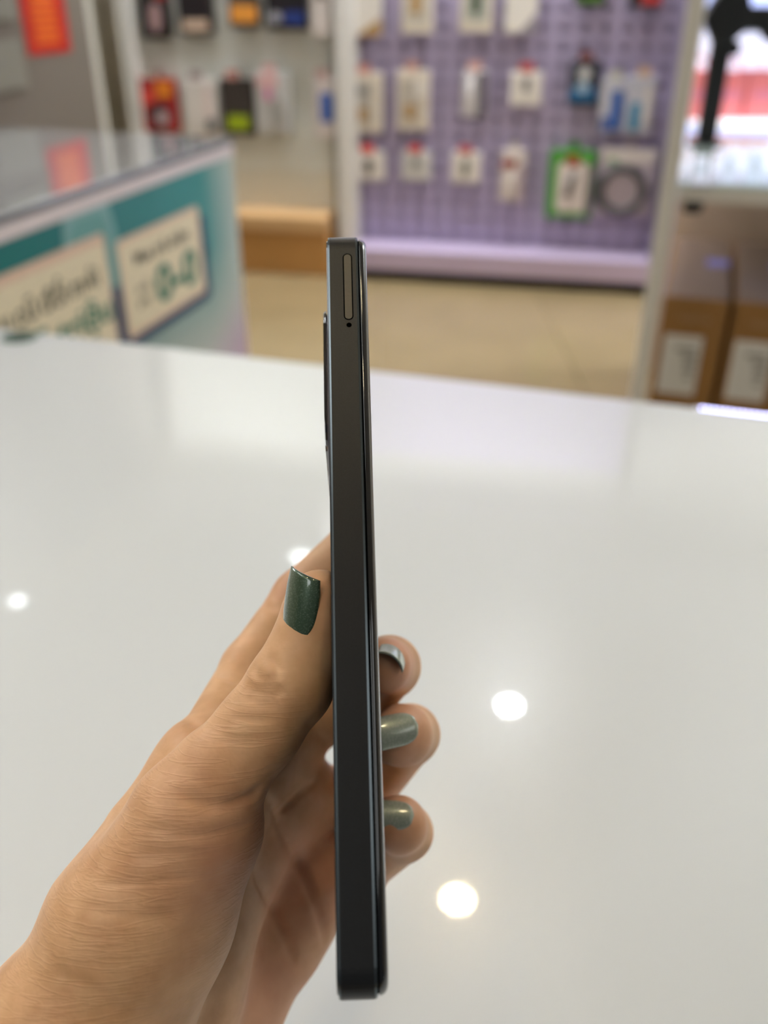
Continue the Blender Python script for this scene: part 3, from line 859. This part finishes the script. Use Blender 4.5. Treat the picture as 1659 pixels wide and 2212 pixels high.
slab('screen_glass', 0, PLEN, 0, PWID, CR, [(TH + .0002, .0009)] + [(TH + .0002 + .0017 * math.sin(k * math.pi / 16), .0005 + .0018 * (1 - math.cos(k * math.pi / 16))) for k in range(0, 9)], glass_b, ph, smooth=True)

def on_side(px, py):
    """point of the near side face of the phone at this pixel, as (along, through)"""
    qq = on_plane(px, py, PHF.o, PHF.v)
    d = qq - PHF.o
    return d.dot(PHF.u), d.dot(PHF.n)
SIDE = Fr(PHF.o, PHF.u, PHF.n, -PHF.v)
l1_, ta_ = on_side(750, 550); l0_, tb_ = on_side(753.5, 689)
tmid = (ta_ + tb_) / 2
hw = .00082
prism('tray_groove', SIDE, rrect(l0_ - .00028, l1_ + .00028, tmid - hw - .00028, tmid + hw + .00028, hw + .00027, 6), -.0001, .00002, gap_m, ph)
prism('sim_tray', SIDE, rrect(l0_, l1_, tmid - hw, tmid + hw, hw - .00001, 6), .00002, .00008, mat('sim_tray_metal', (92, 90, 84), .45, metal=.8, var=.10, scale=2600), ph)
lh, th_ = on_side(754, 702)
prism('pin_hole', SIDE, circle(lh, th_, .0006, 18), -.0001, .00003, gap_m, ph)
# camera module on the back: raised plate, lower step and lens rings
BK = Fr(PHF.o, PHF.u, PHF.v, -PHF.n)
def along_back(py, w, t_):
    """length along the phone at which a point of the back, w deep and t_ proud, shows at image row py"""
    lo_, hi_ = 0.0, PLEN
    for _ in range(40):
        m_ = (lo_ + hi_) / 2
        d = BK.p(m_, w, t_) - CAM
        if CY - FPX * d.dot(UP) / d.dot(FWD) > py: lo_ = m_
        else: hi_ = m_
    return m_
w0 = .0075
lt, lm, lb2 = along_back(664, w0 + .004, .0014), along_back(965, w0 + .004, .001), along_back(1064, w0 + .010, .0008)
bump_m = mat('grey_camera_plate', (92, 88, 96), .3, metal=.5)
prism('camera_plate', BK, rrect(lb2, lt, w0, .054, .009), .0, .0006, bump_m, ph, bevel=.0006)
prism('camera_island', BK, rrect(lm, lt - .0005, w0 + .0006, .05, .006), .0006, .0013, mat('black_camera_glass', (16, 16, 18), .15, coat=1), ph, bevel=.0006)
for (u_, v_) in ((.25, .3), (.72, .3), (.25, .75)):
    a_ = lm + (lt - lm) * u_; v__ = w0 + .008 + .03 * v_
    lens = prism('camera_lens', BK, circle(a_, v__, .0055, 28), .0013, .00138, edge_m, ph)
    prism('lens_glass', BK, circle(a_, v__, .0042, 24), .00138, .00142, glass_b, lens)

# ------------------------------------------------------------------ hand, built as one distance field in camera space (millimetres)
def J(px, py, d, r):
    v = CV(px, py, d) * 1000.0
    return (v[0], v[1], v[2], r)
VOX = 0.62
LO = np.array([-150., -215., 140.]); HI = np.array([32., 8., 312.])
dims = np.ceil((HI - LO) / VOX).astype(int) + 1
axs = [(LO[i] + VOX * np.arange(dims[i])).astype(np.float32) for i in range(3)]
BIG = 30.0
def field():
    return np.full(dims, BIG, np.float32)
def smin(a, b_, k):
    h = np.clip(0.5 + 0.5 * (b_ - a) / k, 0, 1)
    return b_ * (1 - h) + a * h - k * h * (1 - h)
def cone(vol, A, B_, k):
    """smooth-unite a tapered capsule into vol (k = blend)"""
    A = np.array(A, float); B_ = np.array(B_, float)
    mrg = 12.0
    lo = np.minimum(A[:3] - A[3], B_[:3] - B_[3]) - mrg
    hi = np.maximum(A[:3] + A[3], B_[:3] + B_[3]) + mrg
    i0 = np.clip(np.floor((lo - LO) / VOX).astype(int), 0, dims - 1)
    i1 = np.clip(np.ceil((hi - LO) / VOX).astype(int) + 1, 1, dims)
    if np.any(i1 <= i0): return
    X = axs[0][i0[0]:i1[0], None, None]; Y = axs[1][None, i0[1]:i1[1], None]; Z = axs[2][None, None, i0[2]:i1[2]]
    d = B_[:3] - A[:3]; dd = float(d @ d) + 1e-9
    t_ = np.clip(((X - A[0]) * d[0] + (Y - A[1]) * d[1] + (Z - A[2]) * d[2]) / dd, 0, 1).astype(np.float32)
    s = np.sqrt((X - A[0] - t_ * d[0]) ** 2 + (Y - A[1] - t_ * d[1]) ** 2 + (Z - A[2] - t_ * d[2]) ** 2) - (A[3] + t_ * (B_[3] - A[3]))
    sl = (slice(i0[0], i1[0]), slice(i0[1], i1[1]), slice(i0[2], i1[2]))
    vol[sl] = smin(vol[sl], s.astype(np.float32), k) if k > 0 else np.minimum(vol[sl], s)
def chain(pts, k):
    v = field()
    for A, B_ in zip(pts[:-1], pts[1:]):
        cone(v, A, B_, k)
    return v

thumb = [J(415, 1762, .193, 12.8), J(470, 1678, .194, 10.2), J(560, 1572, .196, 9.0), J(628, 1478, .197, 9.0), J(664, 1395, .198, 7.7), J(690, 1318, .198, 7.6), J(692, 1302, .198, 7.0)]
index = [J(440, 1662, .218, 10.0), J(545, 1448, .250, 8.6), J(650, 1291, .262, 8.0), J(748, 1190, .262, 7.0)]
middle = [J(520, 1640, .238, 10.5), J(650, 1570, .258, 8.8), J(790, 1506, .272, 8.8), J(842, 1440, .252, 8.2), J(828, 1438, .234, 7.2)]
ring = [J(590, 1745, .254, 10.0), J(790, 1708, .278, 8.6), J(886, 1586, .256, 8.0), J(868, 1588, .238, 7.6), J(850, 1592, .234, 7.0)]
pinky = [J(605, 1835, .262, 9.6), J(785, 1872, .270, 7.8), J(874, 1798, .252, 7.5), J(860, 1782, .240, 7.1), J(840, 1778, .238, 6.4)]
Wr, Wu = J(150, 2262, .190, 19.0), J(330, 2335, .232, 18.0)
Fr1 = (Wr[0] - 62, Wr[1] - 80, Wr[2] - 26, 24.0)
Fu1 = (Wu[0] - 62, Wu[1] - 80, Wu[2] - 26, 24.0)
Cr, Cm, Cu = J(265, 2080, .203, 14.0), J(370, 2140, .222, 14.0), J(450, 2180, .242, 13.0)
palm = field()
for A, B_, k in ((Wr, Fr1, 8), (Wu, Fu1, 8), (Wr, Wu, 8), (Wr, Cr, 8), (Wu, Cu, 8), (Cr, Cm, 8), (Cm, Cu, 8),
                 (Cr, index[0], 8), (Cm, middle[0], 8), (Cm, ring[0], 8), (Cu, pinky[0], 8),
                 (index[0], middle[0], 6), (middle[0], ring[0], 6), (ring[0], pinky[0], 6),
                 (J(640, 1925, .262, 14.0), J(585, 2010, .26, 15.0), 7), (J(585, 2010, .26, 15.0), J(480, 2180, .25, 15.0), 7), (J(480, 2180, .25, 15.0), Wu, 7),
                 (pinky[0], J(640, 1925, .262, 14.0), 7)):
    cone(palm, A, B_, k)
# thumb metacarpal and the ball of the thumb
then = chain([Wr, J(275, 2012, .192, 16.3), J(415, 1762, .193, 12.8)], 6)
cone(then, J(440, 1795, .198, 13.0), J(350, 1990, .198, 14.5), 6)
cone(then, J(350, 1990, .198, 14.5), J(250, 2180, .196, 17.0), 6)
fing = np.minimum(np.minimum(chain(index, 2.5), chain(middle, 2.5)), np.minimum(chain(ring, 2.5), chain(pinky, 2.5)))
hand = smin(palm, then, 5.0)
hand = smin(hand, fing, 4.0)
web = field(); cone(web, J(600, 1655, .252, 8.5), J(650, 1668, .262, 7.5), 0); cone(web, J(440, 1660, .218, 10.0), J(325, 1810, .207, 11.0), 0); cone(web, J(325, 1810, .207, 11.0), J(258, 1965, .2, 14.5), 0); cone(web, J(420, 1660, .215, 8.0), J(470, 1700, .200, 7.0), 0)
hand = smin(hand, web, 6.0)
hand = smin(hand, chain(thumb, 3.0), 3.0)
del palm, then, fing, web

def groove(vol, pts, amp, w):
    """press a skin crease along a polyline"""
    for A, B_ in zip(pts[:-1], pts[1:]):
        A = np.array(A[:3], float); B_ = np.array(B_[:3], float)
        lo = np.minimum(A, B_) - 3 * w; hi = np.maximum(A, B_) + 3 * w
        i0 = np.clip(np.floor((lo - LO) / VOX).astype(int), 0, dims - 1)
        i1 = np.clip(np.ceil((hi - LO) / VOX).astype(int) + 1, 1, dims)
        if np.any(i1 <= i0): continue
        X = axs[0][i0[0]:i1[0], None, None]; Y = axs[1][None, i0[1]:i1[1], None]; Z = axs[2][None, None, i0[2]:i1[2]]
        d = B_ - A; dd = float(d @ d) + 1e-9
        t_ = np.clip(((X - A[0]) * d[0] + (Y - A[1]) * d[1] + (Z - A[2]) * d[2]) / dd, 0, 1)
        s2 = (X - A[0] - t_ * d[0]) ** 2 + (Y - A[1] - t_ * d[1]) ** 2 + (Z - A[2] - t_ * d[2]) ** 2
        sl = (slice(i0[0], i1[0]), slice(i0[1], i1[1]), slice(i0[2], i1[2]))
        vol[sl] += (amp * np.exp(-s2 / (w * w))).astype(np.float32)

def surf(px, py, dmin=.165, dmax=.31):
    """first hit of the pixel ray with the hand field (camera space mm)"""
    for d in np.arange(dmin, dmax, .0004):
        v = CV(px, py, d) * 1000
        ii = np.round((v - LO) / VOX).astype(int)
        if np.all(ii >= 0) and np.all(ii < dims) and hand[tuple(ii)] < 0:
            return v
    return None
def crease(pix, amp, w):
    dense = []
    for p, q in zip(pix[:-1], pix[1:]):
        dense += [(p[0] + (q[0] - p[0]) * k / 6, p[1] + (q[1] - p[1]) * k / 6) for k in range(6)]
    pts = [surf(*p) for p in dense + [pix[-1]]]
    pts = [p for p in pts if p is not None]
    # skip jumps from one finger to another
    for a, b_ in zip(pts[:-1], pts[1:]):
        if np.linalg.norm(a - b_) < 6:
            groove(hand, [a, b_], amp * .5, w)
# palm lines, finger joints, thumb folds
for pix, amp, w in (
        ([(572, 1712), (610, 1790), (650, 1880), (685, 1960), (703, 2030)], 1.9, 1.1),
        ([(545, 1870), (580, 1950), (610, 2010), (635, 2070)], 1.5, 1.1),
        ([(600, 1760), (640, 1720), (680, 1690)], 1.0, 1.1),
        ([(560, 1302), (590, 1318), (625, 1335)], .5, 1.1),
        ([(470, 1462), (500, 1466), (520, 1478)], .6, 1.1),
        ([(385, 1545), (410, 1555), (435, 1572)], .8, 1.2),
        ([(535, 1480), (560, 1498), (590, 1504), (612, 1488)], .7, .8),
        ([(545, 1440), (558, 1462), (580, 1470), (598, 1462)], .5, .75),
        ([(580, 1418), (596, 1432), (604, 1452)], .5, .75),
        ([(528, 1505), (560, 1520), (600, 1524)], .5, .8),
        ([(505, 1548), (550, 1556), (600, 1550)], .3, .8),
        ([(480, 1600), (530, 1602), (580, 1596)], .3, .8),
        ([(560, 1482), (575, 1488), (596, 1480)], .6, .7),
        ([(400, 1722), (450, 1740), (500, 1738), (540, 1722), (560, 1705)], .6, 1.2),
        ([(330, 1790), (400, 1806), (470, 1800), (540, 1782)], .45, 1.1),
        ([(300, 1850), (380, 1846), (460, 1842)], .35, 1.0),
        ([(220, 1905), (310, 1908), (400, 1895)], .35, 1.0),
        ([(200, 1960), (290, 1984), (380, 1978)], .35, 1.0),
        ([(130, 2100), (200, 2140), (270, 2190)], .4, 1.2),
        ([(665, 1560), (690, 1590), (705, 1610)], .4, 1.0)):
    crease(pix, amp, w)

# the phone presses its shape into the flesh
o_ = PBm * 1000
Xg = axs[0][:, None, None] - o_[0]; Yg = axs[1][None, :, None] - o_[1]; Zg = axs[2][None, None, :] - o_[2]
dl = np.abs(Xg * pL[0] + Yg * pL[1] + Zg * pL[2] - PLEN * 500) - PLEN * 500
dw = np.abs(Xg * pW[0] + Yg * pW[1] + Zg * pW[2] - PWID * 500) - PWID * 500
dt_ = np.abs(Xg * pT[0] + Yg * pT[1] + Zg * pT[2] - (TH * 1000 + 1.85) / 2 + .05) - ((TH * 1000 + 1.85) / 2 + .1)
phone_d = np.maximum(np.maximum(dl, dw), dt_).astype(np.float32)
hand = np.maximum(hand, -phone_d)
del phone_d, dl, dw, dt_, Xg, Yg, Zg

def surface_nets(vol):
    ins = vol < 0
    nx, ny, nz = vol.shape
    S = lambda a, dx, dy, dz: a[dx:nx - 1 + dx, dy:ny - 1 + dy, dz:nz - 1 + dz]
    cnt = np.zeros((nx - 1, ny - 1, nz - 1), np.int8)
    for dx in (0, 1):
        for dy in (0, 1):
            for dz in (0, 1):
                cnt += S(ins, dx, dy, dz)
    act = (cnt > 0) & (cnt < 8)
    cells = np.argwhere(act)
    idx = np.full(act.shape, -1, np.int32)
    idx[act] = np.arange(len(cells))
    pos = np.zeros((len(cells), 3)); num = np.zeros(len(cells))
    corners = [(0, 0, 0), (1, 0, 0), (0, 1, 0), (1, 1, 0), (0, 0, 1), (1, 0, 1), (0, 1, 1), (1, 1, 1)]
    vals = [vol[cells[:, 0] + c[0], cells[:, 1] + c[1], cells[:, 2] + c[2]] for c in corners]
    for i in range(8):
        for j in range(i + 1, 8):
            df = [abs(corners[i][k] - corners[j][k]) for k in range(3)]
            if sum(df) != 1: continue
            a, b_ = vals[i], vals[j]
            m_ = (a < 0) != (b_ < 0)
            tt = np.where(m_, a / (a - b_ + 1e-12), 0)
            p = np.array(corners[i])[None, :] + tt[:, None] * (np.array(corners[j]) - np.array(corners[i]))[None, :]
            pos += p * m_[:, None]; num += m_
    verts = LO + VOX * (cells + pos / num[:, None])
    quads = []
    for ax in range(3):
        sl0 = [slice(1, -1)] * 3; sl1 = [slice(1, -1)] * 3
        sl0[ax] = slice(0, -1); sl1[ax] = slice(1, None)
        a, b_ = ins[tuple(sl0)], ins[tuple(sl1)]
        ed = np.argwhere(a != b_)
        flip = a[tuple(ed.T)]
        base = ed.copy()
        for k in range(3):
            if k != ax: base[:, k] += 1
        u_, v_ = (ax + 1) % 3, (ax + 2) % 3
        def cid(du, dv):
            c = base.copy(); c[:, u_] += du; c[:, v_] += dv
            return idx[c[:, 0], c[:, 1], c[:, 2]]
        q = np.stack([cid(-1, -1), cid(0, -1), cid(0, 0), cid(-1, 0)], 1)
        q[~flip] = q[~flip][:, ::-1]
        quads.append(q)
    quads = np.concatenate(quads)
    quads = quads[(quads >= 0).all(1)]
    return verts, quads

def sample(vol, p):
    f = (p - LO) / VOX
    f = np.clip(f, 0, np.array(dims) - 1.001)
    i = np.floor(f).astype(int); w = f - i
    out = 0
    for dx in (0, 1):
        for dy in (0, 1):
            for dz in (0, 1):
                wt = (w[:, 0] if dx else 1 - w[:, 0]) * (w[:, 1] if dy else 1 - w[:, 1]) * (w[:, 2] if dz else 1 - w[:, 2])
                out = out + wt * vol[i[:, 0] + dx, i[:, 1] + dy, i[:, 2] + dz]
    return out

hv, hq = surface_nets(hand)
# a light relaxation takes the voxel steps out
for it in range(3):
    acc = np.zeros_like(hv); nb = np.zeros(len(hv))
    for a, b_ in ((0, 1), (1, 2), (2, 3), (3, 0)):
        np.add.at(acc, hq[:, a], hv[hq[:, b_]]); np.add.at(nb, hq[:, a], 1)
        np.add.at(acc, hq[:, b_], hv[hq[:, a]]); np.add.at(nb, hq[:, b_], 1)
    hv = hv * .5 + .5 * acc / np.maximum(nb, 1)[:, None]

hand_base = c2w(np.array(Wr[:3]) / 1000)
wv = (M3 @ (hv.T / 1000.0)).T + np.array([0, 0, H]) - np.array(hand_base)
me = bpy.data.meshes.new('hand')
me.from_pydata(wv.tolist(), [], hq.tolist())
me.update()
# attributes: rest position for the skin texture, rosy places, wrinkled places
att = me.attributes.new('rest', 'FLOAT_VECTOR', 'POINT'); att.data.foreach_set('vector', hv.astype(np.float32).ravel())
rosy = np.zeros(len(hv))
for (c, s, g_) in ((middle[-1], 9, 1.0), (ring[-1], 9, .8), (pinky[-1], 9, .8), (thumb[-2], 7, .5), (J(480, 1830, .19, 1), 16, .55), (J(560, 2140, .24, 1), 20, .55),
                   (index[0], 9, .5), (index[1], 7, .5), (index[2], 9, .6), (J(650, 1900, .25, 1), 22, .6)):
    rosy = np.maximum(rosy, g_ * np.exp(-((hv - np.array(c[:3])) ** 2).sum(1) / (s * s)))
a2 = me.attributes.new('rosy', 'FLOAT', 'POINT'); a2.data.foreach_set('value', rosy.astype(np.float32))
wr = np.zeros(len(hv))
for (c, s) in ((J(430, 1740, .185, 1), 20), (J(330, 1880, .18, 1), 22), (J(520, 1600, .19, 1), 12), (J(250, 2050, .18, 1), 22)):
    wr = np.maximum(wr, np.exp(-((hv - np.array(c[:3])) ** 2).sum(1) / (s * s)))
a3 = me.attributes.new('wrinkle', 'FLOAT', 'POINT'); a3.data.foreach_set('value', wr.astype(np.float32))
sk = bpy.data.materials.new('warm_tan_skin'); sk.use_nodes = True
nt = sk.node_tree; b = nt.nodes['Principled BSDF']
def N(t_, **kw):
    n = nt.nodes.new(t_)
    for k, v in kw.items(): setattr(n, k, v)
    return n
ar = N('ShaderNodeAttribute', attribute_name='rest'); ay = N('ShaderNodeAttribute', attribute_name='rosy'); aw = N('ShaderNodeAttribute', attribute_name='wrinkle')
n1 = N('ShaderNodeTexNoise'); n1.inputs['Scale'].default_value = .12; n1.inputs['Detail'].default_value = 5
nt.links.new(ar.outputs['Vector'], n1.inputs['Vector'])
rp = N('ShaderNodeValToRGB')
rp.color_ramp.elements[0].position = .3; rp.color_ramp.elements[0].color = (*lin((208, 158, 112)), 1)
rp.color_ramp.elements[1].position = .7; rp.color_ramp.elements[1].color = (*lin((232, 186, 140)), 1)
nt.links.new(n1.outputs['Fac'], rp.inputs[0])
mx = N('ShaderNodeMix', data_type='RGBA'); mx.inputs[7].default_value = (*lin((214, 146, 120)), 1)
nt.links.new(ay.outputs['Fac'], mx.inputs['Factor']); nt.links.new(rp.outputs[0], mx.inputs[6])
nt.links.new(mx.outputs[2], b.inputs['Base Color'])
b.inputs['Roughness'].default_value = .5
b.inputs['Subsurface Weight'].default_value = .12
b.inputs['Subsurface Radius'].default_value = (1.0, .38, .2)
b.inputs['Subsurface Scale'].default_value = .004
# wrinkles: thin dark-edged lines of a stretched noise, plus fine pores
mp = N('ShaderNodeMapping'); mp.inputs['Scale'].default_value = (.05, .55, .10); mp.inputs['Rotation'].default_value = (0, 0, math.radians(-6))
nt.links.new(ar.outputs['Vector'], mp.inputs[0])
n2 = N('ShaderNodeTexNoise'); n2.inputs['Scale'].default_value = 1.0; n2.inputs['Detail'].default_value = 3; n2.inputs['Distortion'].default_value = .3
nt.links.new(mp.outputs[0], n2.inputs['Vector'])
s1 = N('ShaderNodeMath', operation='SUBTRACT'); s1.inputs[1].default_value = .5; nt.links.new(n2.outputs['Fac'], s1.inputs[0])
s2 = N('ShaderNodeMath', operation='ABSOLUTE'); nt.links.new(s1.outputs[0], s2.inputs[0])
s3 = N('ShaderNodeMapRange'); s3.inputs['From Min'].default_value = 0; s3.inputs['From Max'].default_value = .06; nt.links.new(s2.outputs[0], s3.inputs['Value'])
s4 = N('ShaderNodeMath', operation='MULTIPLY'); nt.links.new(s3.outputs[0], s4.inputs[0]); nt.links.new(aw.outputs['Fac'], s4.inputs[1])
n3 = N('ShaderNodeTexVoronoi'); n3.inputs['Scale'].default_value = 1.1; nt.links.new(ar.outputs['Vector'], n3.inputs['Vector'])
s5 = N('ShaderNodeMath', operation='MULTIPLY_ADD'); s5.inputs[1].default_value = .18; nt.links.new(n3.outputs['Distance'], s5.inputs[0]); nt.links.new(s4.outputs[0], s5.inputs[2])
bp = N('ShaderNodeBump'); bp.inputs['Strength'].default_value = .29; bp.inputs['Distance'].default_value = .0004
nt.links.new(s5.outputs[0], bp.inputs['Height']); nt.links.new(bp.outputs[0], b.inputs['Normal'])
hand_o = link('hand', me, sk, None, hand_base, smooth=True)
tag(hand_o, "person's left hand with green nails gripping the smartphone", 'hand')

# nails
def nail(centre_px, depth0, nrm, ldir, length, width, R, thick, m, square=.0, skew=0.0, lift=.5, label=None):
    c = surf(centre_px[0], centre_px[1], depth0 - .03, depth0 + .04)
    n = np.array(nrm, float); n /= np.linalg.norm(n)
    l = np.array(ldir, float); l -= n * l.dot(n); l /= np.linalg.norm(l)
    s = np.cross(l, n)
    c = c + n * lift
    nu, nv = 18, 16
    verts, faces = [], []
    for layer in (0, 1):
        for i in range(nu + 1):
            y = -length / 2 + length * i / nu
            f = i / nu
            # rounded root, nearly straight free edge
            half = width / 2 * (math.sqrt(max(0.0, 1 - (1 - min(1, f / .48)) ** 2.1)) * .94 + .06) * (1 - square * max(0, f - .75) * 2)
            for j in range(nv + 1):
                x = half * (-1 + 2 * j / nv)
                ang = x / R
                yy = y + (skew * x if f > .5 else 0) * (f - .5) * 2
                # gentle bend along the length
                drop = R * (1 - math.cos(ang)) + (y * y) * .010
                p = c + s * (R * math.sin(ang)) + l * yy - n * drop + n * (thick if layer else 0) * (1 if 0 < i else .3)
                verts.append(c2w(p / 1000.0))
    st = (nu + 1) * (nv + 1)
    ids = lambda layer, i, j: layer * st + i * (nv + 1) + j
    for i in range(nu):
        for j in range(nv):
            faces.append((ids(1, i, j), ids(1, i + 1, j), ids(1, i + 1, j + 1), ids(1, i, j + 1)))
            faces.append((ids(0, i, j), ids(0, i, j + 1), ids(0, i + 1, j + 1), ids(0, i + 1, j)))
    for i in range(nu):
        faces.append((ids(0, i, 0), ids(0, i + 1, 0), ids(1, i + 1, 0), ids(1, i, 0)))
        faces.append((ids(0, i, nv), ids(1, i, nv), ids(1, i + 1, nv), ids(0, i + 1, nv)))
    for j in range(nv):
        faces.append((ids(0, 0, j), ids(1, 0, j), ids(1, 0, j + 1), ids(0, 0, j + 1)))
        faces.append((ids(0, nu, j), ids(0, nu, j + 1), ids(1, nu, j + 1), ids(1, nu, j)))
    o = from_world('fingernail', verts, faces, m, hand_o, smooth=True)
    bm = bmesh.new(); bm.from_mesh(o.data); bmesh.ops.recalc_face_normals(bm, faces=bm.faces); bm.to_mesh(o.data); bm.free()
    if label: o['label'] = label
    return o

def polish(name, rgb, rgb2, metal):
    m = bpy.data.materials.new(name); m.use_nodes = True
    nt = m.node_tree; b = nt.nodes['Principled BSDF']
    tc = nt.nodes.new('ShaderNodeTexCoord')
    vo = nt.nodes.new('ShaderNodeTexVoronoi'); vo.inputs['Scale'].default_value = 5200
    nt.links.new(tc.outputs['Object'], vo.inputs['Vector'])
    rp = nt.nodes.new('ShaderNodeValToRGB')
    rp.color_ramp.elements[0].color = (*lin(rgb2), 1); rp.color_ramp.elements[0].position = .05
    rp.color_ramp.elements[1].color = (*lin(rgb), 1); rp.color_ramp.elements[1].position = .35
    sep = nt.nodes.new('ShaderNodeSeparateColor'); nt.links.new(vo.outputs['Color'], sep.inputs[0])
    nt.links.new(sep.outputs[0], rp.inputs[0])
    nt.links.new(rp.outputs[0], b.inputs['Base Color'])
    b.inputs['Metallic'].default_value = metal
    b.inputs['Roughness'].default_value = .35
    b.inputs['Coat Weight'].default_value = 1.0
    b.inputs['Coat Roughness'].default_value = .05
    return m
nail_dark = polish('dark_green_glitter_polish', (62, 84, 62), (92, 110, 90), .35)
nail_pale = polish('sage_silver_polish', (168, 180, 162), (200, 206, 196), .3)
nail((645, 1310), .19, (-.50, .06, -.86), (.16, 1.0, .05), 14.2, 9.6, 6.4, .45, nail_dark, square=.3, skew=.25, label='dark green glitter thumbnail')
nail((852, 1412), .235, (.60, .76, -.22), (-.12, -.18, -1.0), 8.0, 9.0, 5.4, .6, nail_pale, label='sage green nail of the topmost fingertip, seen end on')
nail((860, 1576), .235, (.22, .36, -.9), (-.95, -.12, -.35), 10.5, 9.0, 6.2, .45, nail_pale, label='silvery sage nail of the middle fingertip')
nail((850, 1760), .235, (.02, .5, -.86), (-1.0, .08, -.05), 10.5, 8.0, 5.8, .45, nail_pale, label='sage green nail of the lowest fingertip')
